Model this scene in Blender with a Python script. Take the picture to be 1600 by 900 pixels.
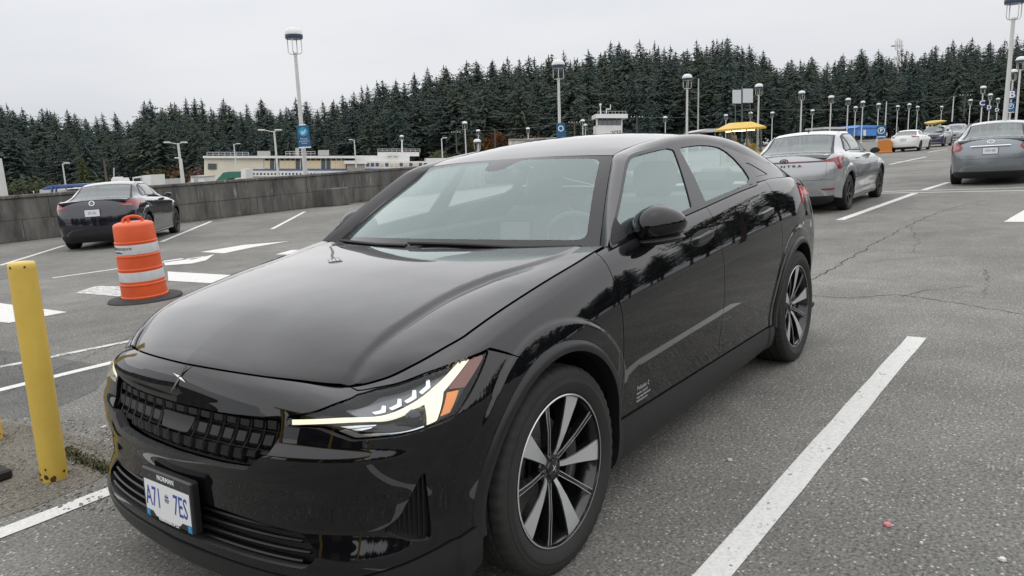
import bpy, bmesh, math, random
import numpy as np
from mathutils import Vector, Matrix
for o in list(bpy.data.objects): bpy.data.objects.remove(o)
SC=bpy.context.scene; COL=SC.collection; R=math.radians
random.seed(7)
# ---------------------------------------------------------------- camera, sky, sun, exposure
CAM_P=(1.027,2.184,1.378); CAM_YAW,CAM_PITCH,CAM_ROLL=R(216.97),R(10.07),R(-3.87); FPX=1145.0
def cam_axes():
    f=Vector((math.cos(CAM_YAW)*math.cos(CAM_PITCH),math.sin(CAM_YAW)*math.cos(CAM_PITCH),-math.sin(CAM_PITCH)))
    r=f.cross(Vector((0,0,1))).normalized(); u=r.cross(f); c,s=math.cos(CAM_ROLL),math.sin(CAM_ROLL)
    return f,c*r+s*u,-s*r+c*u
cf,cr,cu=cam_axes()
cam=bpy.data.cameras.new('camera'); camo=bpy.data.objects.new('camera',cam); COL.objects.link(camo)
camo.matrix_world=Matrix(((cr.x,cu.x,-cf.x,CAM_P[0]),(cr.y,cu.y,-cf.y,CAM_P[1]),(cr.z,cu.z,-cf.z,CAM_P[2]),(0,0,0,1)))
cam.sensor_width=36; cam.lens=36*FPX/1600; cam.clip_end=3000; cam.clip_start=.05
SC.camera=camo
W=bpy.data.worlds.new('World'); SC.world=W; W.use_nodes=True
nt=W.node_tree; nt.nodes.clear()
wo=nt.nodes.new('ShaderNodeOutputWorld'); bg=nt.nodes.new('ShaderNodeBackground')
sky=nt.nodes.new('ShaderNodeTexSky'); sky.sky_type='NISHITA'; sky.sun_disc=False
sky.sun_elevation=R(90); sky.sun_rotation=0; sky.dust_density=4; sky.air_density=1.5; sky.ozone_density=1
hs=nt.nodes.new('ShaderNodeHueSaturation'); hs.inputs['Saturation'].default_value=.22
mul=nt.nodes.new('ShaderNodeMixRGB'); mul.blend_type='MULTIPLY'; mul.inputs[0].default_value=1; mul.inputs[2].default_value=(.12,.12,.12,1)
# overcast cloud sheet: soft grey-white cloud with faint streaks, mixed over the clear sky
tc=nt.nodes.new('ShaderNodeTexCoord'); mp=nt.nodes.new('ShaderNodeMapping'); mp.inputs['Scale'].default_value=(1.2,1.2,4.5)
nz=nt.nodes.new('ShaderNodeTexNoise'); nz.inputs['Scale'].default_value=1.6; nz.inputs['Detail'].default_value=4; nz.inputs['Roughness'].default_value=.5
cr_=nt.nodes.new('ShaderNodeValToRGB'); cr_.color_ramp.elements[0].position=.32; cr_.color_ramp.elements[1].position=.70
cr_.color_ramp.elements[0].color=(.72,.745,.80,1); cr_.color_ramp.elements[1].color=(.86,.87,.90,1)
mx=nt.nodes.new('ShaderNodeMixRGB'); mx.inputs[0].default_value=.86
L=nt.links.new
L(sky.outputs[0],hs.inputs['Color']); L(hs.outputs[0],mul.inputs[1]); L(tc.outputs['Generated'],mp.inputs[0]); L(mp.outputs[0],nz.inputs[0])
L(nz.outputs[0],cr_.inputs[0])
# an overcast sky is brighter overhead than at the horizon
sx=nt.nodes.new('ShaderNodeSeparateXYZ'); mr=nt.nodes.new('ShaderNodeMapRange'); mr.inputs['From Min'].default_value=0; mr.inputs['From Max'].default_value=1; mr.inputs['To Min'].default_value=.90; mr.inputs['To Max'].default_value=1.42
vm=nt.nodes.new('ShaderNodeMixRGB'); vm.blend_type='MULTIPLY'; vm.inputs[0].default_value=1
L(tc.outputs['Generated'],sx.inputs[0]); L(sx.outputs['Z'],mr.inputs['Value']); L(cr_.outputs[0],vm.inputs[1]); L(mr.outputs[0],vm.inputs[2])
L(mul.outputs[0],mx.inputs[1]); L(vm.outputs[0],mx.inputs[2]); L(mx.outputs[0],bg.inputs[0]); bg.inputs[1].default_value=1.0
L(bg.outputs[0],wo.inputs[0])
sl=bpy.data.lights.new('sun','SUN'); sl.energy=1.5; sl.angle=R(168); sl.color=(1,.97,.93)
so=bpy.data.objects.new('sun',sl); COL.objects.link(so); so.rotation_euler=(0,0,0); so.location=(0,0,60)
SC.view_settings.view_transform='Standard'; SC.view_settings.look='None'; SC.view_settings.gamma=1; SC.view_settings.exposure=.10
SC.view_settings.use_curve_mapping=False
SC.render.engine='CYCLES'
SC.cycles.transparent_max_bounces=12; SC.cycles.max_bounces=6; SC.cycles.caustics_reflective=False; SC.cycles.caustics_refractive=False
# ---------------------------------------------------------------- materials
MATS={}
def mat(name,col=(.5,.5,.5),rough=.5,metal=0,spec=.5,coat=0,noise=None,bump=None,emit=None,trans=0,ior=1.5,alpha=1,sheen=0):
    """noise=(scale,amount,[second colour]); bump=(scale,strength)"""
    if name in MATS: return MATS[name]
    m=bpy.data.materials.new(name); m.use_nodes=True; t=m.node_tree; b=t.nodes['Principled BSDF']
    b.inputs['Base Color'].default_value=(*col,1); b.inputs['Roughness'].default_value=rough; b.inputs['Metallic'].default_value=metal
    b.inputs['Specular IOR Level'].default_value=spec; b.inputs['Coat Weight'].default_value=coat; b.inputs['Coat Roughness'].default_value=.02; b.inputs['Coat IOR'].default_value=1.5
    b.inputs['Transmission Weight'].default_value=trans; b.inputs['IOR'].default_value=ior; b.inputs['Alpha'].default_value=alpha
    if emit: b.inputs['Emission Color'].default_value=(*emit[0],1); b.inputs['Emission Strength'].default_value=emit[1]
    co=t.nodes.new('ShaderNodeTexCoord')
    if noise:
        n=t.nodes.new('ShaderNodeTexNoise'); n.inputs['Scale'].default_value=noise[0]; n.inputs['Detail'].default_value=6; n.inputs['Roughness'].default_value=.65
        r=t.nodes.new('ShaderNodeValToRGB'); c2=noise[2] if len(noise)>2 else tuple(c*(1-noise[1]) for c in col)
        r.color_ramp.elements[0].position=.35; r.color_ramp.elements[1].position=.65
        r.color_ramp.elements[0].color=(*c2,1); r.color_ramp.elements[1].color=(*col,1)
        t.links.new(co.outputs['Object'],n.inputs[0]); t.links.new(n.outputs[0],r.inputs[0]); t.links.new(r.outputs[0],b.inputs['Base Color'])
    if bump:
        n=t.nodes.new('ShaderNodeTexNoise'); n.inputs['Scale'].default_value=bump[0]; n.inputs['Detail'].default_value=3
        u=t.nodes.new('ShaderNodeBump'); u.inputs['Strength'].default_value=bump[1]; u.inputs['Distance'].default_value=.01
        t.links.new(co.outputs['Object'],n.inputs[0]); t.links.new(n.outputs[0],u.inputs['Height']); t.links.new(u.outputs[0],b.inputs['Normal'])
    MATS[name]=m; return m
def glassmat(name,tint=(.8,.86,.84),ior=1.55,film=.0,filmcol=(.6,.65,.65),refl=(.96,1,1)):
    """thin pane: fresnel mirror over tinted see-through, with a little film of dust"""
    if name in MATS: return MATS[name]
    m=bpy.data.materials.new(name); m.use_nodes=True; t=m.node_tree; t.nodes.clear()
    o=t.nodes.new('ShaderNodeOutputMaterial'); tr=t.nodes.new('ShaderNodeBsdfTransparent'); tr.inputs[0].default_value=(*tint,1)
    df=t.nodes.new('ShaderNodeBsdfDiffuse'); df.inputs[0].default_value=(*filmcol,1)
    m1=t.nodes.new('ShaderNodeMixShader'); m1.inputs[0].default_value=film
    gl=t.nodes.new('ShaderNodeBsdfGlossy'); gl.inputs['Roughness'].default_value=.01; gl.inputs[0].default_value=(*refl,1)
    fr=t.nodes.new('ShaderNodeFresnel'); fr.inputs[0].default_value=ior
    m2=t.nodes.new('ShaderNodeMixShader')
    ge=t.nodes.new('ShaderNodeNewGeometry'); ma=t.nodes.new('ShaderNodeMath'); ma.operation='MULTIPLY_ADD'; ma.inputs[1].default_value=-2; ma.inputs[2].default_value=1
    pw_=t.nodes.new('ShaderNodeMath'); pw_.operation='POWER'; pw_.inputs[0].default_value=ior
    t.links.new(ge.outputs['Backfacing'],ma.inputs[0]); t.links.new(ma.outputs[0],pw_.inputs[1]); t.links.new(pw_.outputs[0],fr.inputs[0])
    t.links.new(tr.outputs[0],m1.inputs[1]); t.links.new(df.outputs[0],m1.inputs[2]); t.links.new(fr.outputs[0],m2.inputs[0])
    t.links.new(m1.outputs[0],m2.inputs[1]); t.links.new(gl.outputs[0],m2.inputs[2]); t.links.new(m2.outputs[0],o.inputs[0])
    MATS[name]=m; return m
# ---------------------------------------------------------------- object helpers
def tag(o,label=None,cat=None,group=None,kind=None):
    if label: o['label']=label
    if cat: o['category']=cat
    if group: o['group']=group
    if kind: o['kind']=kind
    return o
def empty(name,loc=(0,0,0),rz=0,**k):
    o=bpy.data.objects.new(name,None); COL.objects.link(o); o.location=loc; o.rotation_euler=(0,0,rz); o.empty_display_size=.1
    return tag(o,**k)
def link(name,me,parent=None,m=None,loc=None,**k):
    o=bpy.data.objects.new(name,me); COL.objects.link(o)
    if m is not None and len(me.materials)==0:
        for mm in (m if isinstance(m,(list,tuple)) else [m]): me.materials.append(mm)
    if parent is not None: o.parent=parent
    if loc is not None: o.location=loc
    return tag(o,**k)
def mesh(name,v,f,smooth=False,mi=None):
    me=bpy.data.meshes.new(name); me.from_pydata([tuple(p) for p in v],[],[tuple(q) for q in f])
    if smooth: me.shade_smooth()
    if mi is not None: me.polygons.foreach_set('material_index',mi)
    me.update(); return me
def npmesh(name,v,quads,lnorm=None,mi=None):
    """v (n,3) ; quads (m,4) ; lnorm (m*4,3) custom loop normals"""
    me=bpy.data.meshes.new(name); n=len(v);m=len(quads)
    me.vertices.add(n); me.vertices.foreach_set('co',np.asarray(v,np.float32).ravel())
    me.loops.add(m*4); me.loops.foreach_set('vertex_index',np.asarray(quads,np.int32).ravel())
    me.polygons.add(m); me.polygons.foreach_set('loop_start',np.arange(0,m*4,4,dtype=np.int32))
    if mi is not None: me.polygons.foreach_set('material_index',np.asarray(mi,np.int32))
    me.polygons.foreach_set('use_smooth',np.ones(m,bool))
    me.update(calc_edges=True)
    if lnorm is not None: me.normals_split_custom_set(np.asarray(lnorm,np.float32))
    return me
class MB:
    """collects boxes, tubes, prisms and lathes; build() links them as ONE mesh object"""
    def __init__(s): s.v=[];s.f=[];s.mi=[]
    def add(s,v,f,mi=0):
        n=len(s.v); s.v+=[tuple(p) for p in v]; s.f+=[tuple(i+n for i in q) for q in f]; s.mi+=[mi]*len(f); return s
    def box(s,a,b,mi=0,M=None):
        v=[Vector((x,y,z)) for x in (a[0],b[0]) for y in (a[1],b[1]) for z in (a[2],b[2])]
        if M is not None: v=[M@p for p in v]
        return s.add(v,[(0,1,3,2),(4,6,7,5),(0,4,5,1),(2,3,7,6),(0,2,6,4),(1,5,7,3)],mi)
    def bbox(s,a,b,c=.01,mi=0,M=None):
        """box with chamfered edges"""
        a=Vector(a);b=Vector(b);v=[];idx={}
        for i in (0,1):
            for j in (0,1):
                for k in (0,1):
                    for ax in range(3):
                        p=[(a,b)[i][0],(a,b)[j][1],(a,b)[k][2]]
                        for d,e in enumerate((i,j,k)):
                            if d!=ax: p[d]+= c if e==0 else -c
                        idx[i,j,k,ax]=len(v); v.append(Vector(p))
        f=[]
        for ax in range(3):
            for e in (0,1):
                q=[]
                for (m,n) in ((0,0),(1,0),(1,1),(0,1)):
                    t=[0,0,0]; t[ax]=e; t[(ax+1)%3]=m; t[(ax+2)%3]=n; q.append(idx[t[0],t[1],t[2],ax])
                f.append(q if e else q[::-1])
        for ax in range(3):
            o1,o2=(ax+1)%3,(ax+2)%3
            for m in (0,1):
                for n in (0,1):
                    q=[]
                    for e,axx in ((0,o1),(1,o1),(1,o2),(0,o2)):
                        t=[0,0,0]; t[ax]=e; t[o1]=m; t[o2]=n; q.append(idx[t[0],t[1],t[2],axx])
                    f.append(q if m==n else q[::-1])
        for i in (0,1):
            for j in (0,1):
                for k in (0,1):
                    q=[idx[i,j,k,0],idx[i,j,k,1],idx[i,j,k,2]]; f.append(q if (i+j+k)%2 else q[::-1])
        if M is not None: v=[M@p for p in v]
        return s.add(v,f,mi)
    def tube(s,pts,r,n=8,mi=0,caps=True):
        pts=[Vector(p) for p in pts]; rs=r if isinstance(r,(list,tuple)) else [r]*len(pts); v=[];f=[]
        for i,p in enumerate(pts):
            d=(pts[min(i+1,len(pts)-1)]-pts[max(i-1,0)]).normalized()
            a=d.cross(Vector((0,0,1)) if abs(d.z)<.9 else Vector((1,0,0))).normalized(); b=d.cross(a)
            for k in range(n):
                t=2*math.pi*k/n; v.append(p+rs[i]*(math.cos(t)*a+math.sin(t)*b))
        for i in range(len(pts)-1):
            for k in range(n): f.append((i*n+k,i*n+(k+1)%n,(i+1)*n+(k+1)%n,(i+1)*n+k))
        if caps: f+= [tuple(range(n))[::-1],tuple(range((len(pts)-1)*n,len(pts)*n))]
        return s.add(v,f,mi)
    def lathe(s,prof,n=24,M=None,mi=0,closed=False):
        """prof: list of (r,h) revolved about z"""
        v=[];f=[];m=len(prof)
        for k in range(n):
            t=2*math.pi*k/n
            for (r,h) in prof: v.append(Vector((r*math.cos(t),r*math.sin(t),h)))
        for k in range(n):
            k2=(k+1)%n
            for i in range(m if closed else m-1): j=(i+1)%m; f.append((k*m+i,k2*m+i,k2*m+j,k*m+j))
        if M is not None: v=[M@p for p in v]
        return s.add(v,f,mi)
    def prism(s,poly,z0,z1,M=None,mi=0,mtop=None):
        n=len(poly); v=[Vector((p[0],p[1],z0)) for p in poly]+[Vector((p[0],p[1],z1)) for p in poly]
        if M is not None: v=[M@p for p in v]
        s.add(v,[tuple(range(n))[::-1]]+[(i,(i+1)%n,n+(i+1)%n,n+i) for i in range(n)],mi)
        s.add(v[n:],[tuple(range(n))],mi if mtop is None else mtop)
        return s
    def mesh(s,name,smooth=False):
        me=mesh(name,s.v,s.f,False,s.mi)
        if smooth:
            me.shade_smooth()
            try: me.set_sharp_from_angle(angle=R(38 if smooth is True else smooth))
            except Exception: pass
        return me
    def build(s,name,m,parent=None,smooth=False,loc=None,**k): return link(name,s.mesh(name,smooth),parent,m,loc,**k)
def copytree(root,loc=None,rz=None,label=None,scale=None,group=None):
    c=root.copy(); COL.objects.link(c)
    if loc is not None: c.location=loc
    if rz is not None: c.rotation_euler=(c.rotation_euler[0],c.rotation_euler[1],rz)
    if label: c['label']=label
    if group: c['group']=group
    if scale: c.scale=(scale,)*3
    for ch in root.children:
        d=ch.copy(); COL.objects.link(d); d.parent=c
        for g in ch.children:
            e=g.copy(); COL.objects.link(e); e.parent=d
    return c
def textobj(name,txt,size,M,m,parent=None,ax='CENTER',thick=.0005,sx=1.0,bold=0):
    """lettering as flat mesh; M places its local xy plane"""
    cu_=bpy.data.curves.new(name,'FONT'); cu_.body=txt; cu_.size=size; cu_.align_x=ax; cu_.align_y='CENTER'; cu_.extrude=thick; cu_.offset=bold; cu_.resolution_u=2
    to=bpy.data.objects.new(name+'_tmp',cu_); COL.objects.link(to)
    dg=bpy.context.evaluated_depsgraph_get(); me=bpy.data.meshes.new_from_object(to.evaluated_get(dg)); bpy.data.objects.remove(to)
    me.transform(M@Matrix.Diagonal((sx,1,1,1)))
    me.materials.clear(); me.materials.append(m); me.name=name
    return link(name,me,parent)
def frame(o,x,y):
    """matrix with origin o, x axis x, y axis as near y as possible"""
    x=Vector(x).normalized(); z=x.cross(Vector(y)).normalized(); y=z.cross(x); o=Vector(o)
    return Matrix(((x.x,y.x,z.x,o.x),(x.y,y.y,z.y,o.y),(x.z,y.z,z.z,o.z),(0,0,0,1)))
# pixel of the 1600x900 photograph -> ray (used for measuring where things stand)
def ray(px,py): return Vector(CAM_P),(cf+cr*((px-800)/FPX)-cu*((py-450)/FPX))
def ground(px,py,z=0):
    o,d=ray(px,py); t=(z-o.z)/d.z; return o+d*t
def at_dist(px,py,D):
    o,d=ray(px,py); return o+d*(D)      # D along the optical axis
UP=Vector((-.016,.028,1)).normalized()   # gravity up: the lot itself slopes a little
def interp(xs,ys):
    xs=np.array(xs,float);ys=np.array(ys,float);h=np.diff(xs);d=np.diff(ys)/h;m=np.zeros_like(xs)
    sm=d[1:]+d[:-1]
    m[1:-1]=np.where(d[1:]*d[:-1]>0,2*d[1:]*d[:-1]/np.where(sm==0,1,sm),0);m[0]=d[0];m[-1]=d[-1]
    def f(x):
        x=np.clip(np.asarray(x,float),xs[0],xs[-1]);i=np.clip(np.searchsorted(xs,x)-1,0,len(h)-1);t=(x-xs[i])/h[i]
        return ys[i]*(1+2*t)*(1-t)**2+m[i]*h[i]*t*(1-t)**2+ys[i+1]*t*t*(3-2*t)+m[i+1]*h[i]*t*t*(t-1)
    return f
class Body:
    S1=.55;S2=4.0;flare=.008
    def __init__(b):
        b.sec=interp([.15,.19,.24,.30,.36,.42,.50,.60,.72,.80,.86,.92,.98,1.035,1.06,1.08,1.10,1.12],
                     [.835,.862,.880,.886,.887,.892,.904,.916,.922,.921,.914,.903,.888,.868,.853,.837,.812,.78])
        b.belt=interp([.13,.2,.27,.33,.40,.49,.65,.8,1.0,1.2,1.31,1.5,2.0,2.3,2.95,3.3,3.7,4.1,4.5],
                      [.802,.786,.768,.782,.812,.846,.886,.916,.95,.98,.998,1.02,1.058,1.08,1.127,1.140,1.13,1.10,1.06])
        b.s0=interp([.15,.2,.27,.33,.40,.47,.53,.60,.70,.78,.87,.95,1.02,1.10],
                    [.09,.045,.03,.036,.05,.05,.043,.05,.078,.09,.10,.108,.118,.138])
        b.sr=interp([.15,.3,.5,.7,.9,1.0,1.1],[4.45,4.55,4.60,4.59,4.56,4.53,4.47])
        b.w=interp([.3,.55,.9,1.3,2.3,3.2,3.6,4.0,4.5],[.985,.995,1.0,1.0,1.0,1.0,.998,.962,.90])
        b.p1=interp([.15,.3,.42,.5,.8,.9,1.0,1.1],[.74,.70,.62,.60,.65,.65,.60,.55])
        b.p2=interp([.15,.8,.95,1.1],[1.,1.,.975,.92]);b.pa=interp([.15,.8,1.1],[.012,.012,.022])
        b.dp2=interp([.15,.3,.42,.5,.8,1.1],[.10,.10,.12,.12,.11,.12])
    def z(b,s,zn):
        k=(b.belt(s)-.6)/.48
        return np.where(zn>.6,.6+(zn-.6)*k,zn)
    def zn(b,s,z):
        k=(b.belt(s)-.6)/.48
        return np.where(z>.6,.6+(z-.6)/k,z)
    def P(b,t,zn):
        t=np.asarray(t,float);zn=np.asarray(zn,float);t,zn=np.broadcast_arrays(t,zn)
        s=np.zeros(t.shape);y=np.zeros(t.shape)
        u=np.clip(1+t,0,1);Y=b.sec(zn)*b.w(b.S1);s0=b.s0(zn)
        B=lambda a,c,d,e,u:a*(1-u)**3+3*c*u*(1-u)**2+3*d*u*u*(1-u)+e*u**3
        fs=B(s0,s0+b.pa(zn),s0+b.dp2(zn),b.S1,u);fy=B(0,b.p1(zn)*Y,b.p2(zn)*Y,Y,u)
        ms=b.S1+t;my=b.sec(zn)*b.w(ms)
        v=np.clip(t-(b.S2-b.S1),0,1);Yr=b.sec(zn)*b.w(b.S2);sr=b.sr(zn)
        rs=B(b.S2,sr-.1,sr-.02,sr,v);ry=B(Yr,Yr-.03,.78*Yr,0,v)
        s=np.where(t<0,fs,np.where(t<=b.S2-b.S1,ms,rs));y=np.where(t<0,fy,np.where(t<=b.S2-b.S1,my,ry))
        z=b.z(s,zn)
        for sc,lim in ((.88,1.33),(3.615,9.)):
            r=np.hypot(s-sc,z-.345);k=np.clip((.512-r)/.022,0,1);y=y+b.flare*k*k*(3-2*k)*np.clip((t+.45)/.3,0,1)*np.clip((lim-s)/.06,0,1)
        return np.stack([s,y,z],-1)
    def ts(b,s): return s-b.S1
# ---------------------------------------------------------------- panels cut from smooth body surfaces
def inpoly(x,y,poly):
    x=np.asarray(x);y=np.asarray(y);c=np.zeros(x.shape,bool);n=len(poly)
    for i in range(n):
        x1,y1=poly[i];x2,y2=poly[(i+1)%n]
        if y1==y2: continue
        k=((y1>y)!=(y2>y))&(x<(x2-x1)*(y-y1)/(y2-y1)+x1); c^=k
    return c
def nearest(px,py,polys,sa=1.,sb=1.):
    best=np.full(px.shape,1e9);bx=px.copy();by=py.copy()
    for poly in polys:
        n=len(poly)
        for i in range(n):
            x1,y1=poly[i];x2,y2=poly[(i+1)%n];dx,dy=(x2-x1)*sa,(y2-y1)*sb;l=dx*dx+dy*dy
            if l<1e-14: continue
            t=np.clip(((px-x1)*sa*dx+(py-y1)*sb*dy)/l,0,1);qx=x1+t*(x2-x1);qy=y1+t*(y2-y1)
            d=((qx-px)*sa)**2+((qy-py)*sb)**2;k=d<best
            best[k]=d[k];bx[k]=qx[k];by[k]=qy[k]
    return bx,by
def panel_mesh(name,fn,poly,holes=(),da=.012,db=.012,inset=.0022,lip=.012,off=0,mirror=False,flip=False,lmi=None):
    """cut the surface fn(a,b)->(n,3) along the outline poly (in a,b), with holes; folded-in edge all round"""
    A=np.array(poly);a0,b0=A.min(0);a1,b1=A.max(0)
    na=max(3,int(math.ceil((a1-a0)/da)));nb=max(3,int(math.ceil((b1-b0)/db)))
    ga=np.linspace(a0,a1,na+1);gb=np.linspace(b0,b1,nb+1)
    GA,GB=np.meshgrid(ga,gb,indexing='ij')
    ca=(GA[1:,1:]+GA[:-1,:-1])/2;cb=(GB[1:,1:]+GB[:-1,:-1])/2
    ins=inpoly(ca,cb,poly)
    for h in holes: ins&=~inpoly(ca,cb,h)
    I,J=np.nonzero(ins);w=nb+1
    q=np.stack([I*w+J,(I+1)*w+J,(I+1)*w+J+1,I*w+J+1],1)
    used=np.unique(q);mp=np.full((na+1)*w,-1);mp[used]=np.arange(len(used));q=mp[q]
    a=GA.ravel()[used].copy();b=GB.ravel()[used].copy()
    e=np.concatenate([q[:,[0,1]],q[:,[1,2]],q[:,[2,3]],q[:,[3,0]]]);es=np.sort(e,1)
    key=es[:,0]*len(used)+es[:,1];u,inv,cnt=np.unique(key,return_inverse=True,return_counts=True)
    be=e[cnt[inv]==1]; bv=np.unique(be)
    sa,sb=1/((ga[1]-ga[0])),1/((gb[1]-gb[0]))
    na_,nb_=nearest(a[bv],b[bv],[list(poly)]+[list(h) for h in holes],sa,sb); a[bv]=na_;b[bv]=nb_
    P=fn(a,b);eps=1e-4
    def dd(x,y): return fn(x,y)
    Ta=dd(a+eps,b)-dd(a-eps,b);Tb=dd(a,b+eps)-dd(a,b-eps);N=np.cross(Ta,Tb);ln=np.linalg.norm(N,axis=1,keepdims=True);N/=np.where(ln<1e-15,1,ln)
    if flip: N=-N
    if inset:
        ed=P[be[:,1]]-P[be[:,0]];acc=np.zeros_like(P)
        nn=(N[be[:,0]]+N[be[:,1]])/2;ind=np.cross(nn,ed);
        if flip: ind=-ind
        l=np.linalg.norm(ind,axis=1,keepdims=True);ind/=np.where(l<1e-12,1,l)
        np.add.at(acc,be[:,0],ind);np.add.at(acc,be[:,1],ind);l=np.linalg.norm(acc,axis=1,keepdims=True)
        P=P+np.where(l>1e-9,acc/np.where(l<1e-9,1,l),0)*inset
    P=P+N*off
    if flip: q=q[:,::-1]; be=be[:,::-1]
    ln_=[N[q.ravel()]];Q=[q];V_=[P];mi=[np.zeros(len(q),int)]
    if lip:
        m2=np.full(len(P),-1);m2[bv]=np.arange(len(bv))+len(P);V_.append(P[bv]-N[bv]*lip)
        lq=np.stack([be[:,1],be[:,0],m2[be[:,0]],m2[be[:,1]]],1);Vall=np.concatenate(V_)
        fnm=np.cross(Vall[lq[:,1]]-Vall[lq[:,0]],Vall[lq[:,2]]-Vall[lq[:,0]]);l=np.linalg.norm(fnm,axis=1,keepdims=True);fnm/=np.where(l<1e-12,1,l)
        Q.append(lq);ln_.append(np.repeat(fnm,4,axis=0));mi.append(np.full(len(lq),lmi or 0))
    V=np.concatenate(V_);Q=np.concatenate(Q);LN=np.concatenate(ln_);mi=np.concatenate(mi)
    if mirror:
        V=V*[1,-1,1];LN=(LN*[1,-1,1]).reshape(-1,4,3)[:,::-1].reshape(-1,3);Q=Q[:,::-1]
    bad=(np.diff(np.sort(Q,1),axis=1)==0).any(1)
    if bad.any(): LN=LN.reshape(-1,4,3)[~bad].reshape(-1,3);Q=Q[~bad];mi=mi[~bad]
    return npmesh(name,V,Q,LN,mi)
def smoothpoly(pts,n=6,closed=False):
    """Catmull-Rom through pts"""
    p=np.array(pts,float);out=[];m=len(p)
    for i in range(m if closed else m-1):
        p0=p[(i-1)%m] if closed or i>0 else p[i];p1=p[i];p2=p[(i+1)%m];p3=p[(i+2)%m] if closed or i+2<m else p[i+1]
        for k in range(n):
            t=k/n;out.append(.5*((2*p1)+(-p0+p2)*t+(2*p0-5*p1+4*p2-p3)*t*t+(-p0+3*p1-3*p2+p3)*t**3))
    if not closed: out.append(p[-1])
    return [tuple(q) for q in out]
def roundpoly(pts,r,n=5):
    out=[];m=len(pts)
    for i in range(m):
        p=Vector((*pts[i],0));a=Vector((*pts[i-1],0))-p;b=Vector((*pts[(i+1)%m],0))-p
        rr=min(r,a.length*.45,b.length*.45);A=p+a.normalized()*rr;B=p+b.normalized()*rr
        for k in range(n+1):
            t=k/n;q=A*(1-t)**2+p*2*t*(1-t)+B*t*t;out.append((q.x,q.y))
    return out
# ================================================================ the black car in the foreground
BD=Body(); LC=2.3
def loc_(Q): Q=np.array(Q);Q[...,0]=LC-Q[...,0];return Q
def Fb(t,zn): return loc_(BD.P(t,zn))                       # body side / nose / tail
def Yg(s,z):
    zb=BD.belt(s);dz=z-zb
    return .837-.50*dz-.32*dz*np.abs(dz)-.085*np.clip(s-3.15,0,2)**1.6
def Fg(s,z): s=np.asarray(s,float);z=np.asarray(z,float);return loc_(np.stack([s,Yg(s,z),z],-1))   # greenhouse side
def dom(s,z):
    """(s,z) on the body side -> (t,zn)"""
    if s>=BD.S1: return (s-BD.S1,float(BD.zn(s,z)))
    zn=float(BD.zn(s,z));lo,hi=-1.,0.
    for _ in range(40):
        m=(lo+hi)/2
        if BD.P(m,zn)[0]<s: lo=m
        else: hi=m
    return (lo,zn)
def arc(sc,zc,r,a0,a1,n=28): return [dom(sc+r*math.cos(a0+(a1-a0)*k/n),zc+r*math.sin(a0+(a1-a0)*k/n)) for k in range(n+1)]
SF,SRR,ZW=.88,3.615,.345
paint=mat('black_paint',(.004,.004,.005),.5,0,0,coat=1)
def sheened(m,amount,col=(.30,.30,.31)):
    # paler base colour on upward faces, standing in for brighter sky sheen
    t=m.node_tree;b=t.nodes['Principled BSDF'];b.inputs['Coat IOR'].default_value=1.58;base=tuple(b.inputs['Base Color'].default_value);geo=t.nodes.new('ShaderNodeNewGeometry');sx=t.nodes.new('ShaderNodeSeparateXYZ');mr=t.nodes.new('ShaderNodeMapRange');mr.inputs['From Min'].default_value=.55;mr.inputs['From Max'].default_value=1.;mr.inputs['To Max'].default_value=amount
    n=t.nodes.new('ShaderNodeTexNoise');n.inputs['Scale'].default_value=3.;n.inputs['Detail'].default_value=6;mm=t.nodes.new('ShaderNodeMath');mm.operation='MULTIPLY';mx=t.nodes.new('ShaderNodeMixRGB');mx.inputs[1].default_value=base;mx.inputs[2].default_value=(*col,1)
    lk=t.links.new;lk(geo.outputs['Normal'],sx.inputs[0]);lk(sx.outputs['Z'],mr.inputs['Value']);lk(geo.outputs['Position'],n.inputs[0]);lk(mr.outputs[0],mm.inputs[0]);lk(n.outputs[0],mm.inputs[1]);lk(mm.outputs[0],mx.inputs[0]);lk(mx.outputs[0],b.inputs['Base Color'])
sheened(paint,.42)
cladm=mat('satin_cladding',(.014,.0145,.0155),.40,0,.35,bump=(420,.05))
blackm=mat('matt_black',(.010,.010,.011),.6)
gblack=mat('gloss_black',(.004,.004,.0045),.5,0,0,coat=1)
lampblack=mat('lamp_black',(.006,.006,.007),.2)
chrome=mat('bright_trim',(.75,.76,.78),.12,1)
silver=mat('machined_alloy',(.66,.67,.68),.34,.7)
rubber=mat('tyre_rubber',(.022,.021,.020),.75,noise=(9,.3),bump=(160,.12))
rimblk=mat('rim_black',(.008,.008,.009),.18,coat=.5)
discm=mat('brake_disc',(.32,.31,.30),.35,1)
gw=glassmat('windscreen_glass',(.93,.985,.97),2.3,.02,(.66,.76,.76),(.86,1,.985))
gs=glassmat('side_glass',(.90,.96,.945),2.6,.015,(.6,.70,.69),(.86,1,.985))
lens=glassmat('lamp_lens',(.96,.97,.98),1.45)
fritm=mat('ceramic_frit',(.006,.006,.007),.5,0,0,coat=1)
CAR=empty('electric_car',(-LC,0,0),label='glossy black electric fastback with headlights on, parked in the foreground bay',cat='car')
def both(name,fn,poly,m,parent=CAR,sides=(1,-1),**k):
    out=[]
    for sd in sides:
        o=link(name,panel_mesh(name,fn,poly,mirror=(sd<0),**k),parent,m); out.append(o)
    return out
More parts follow.
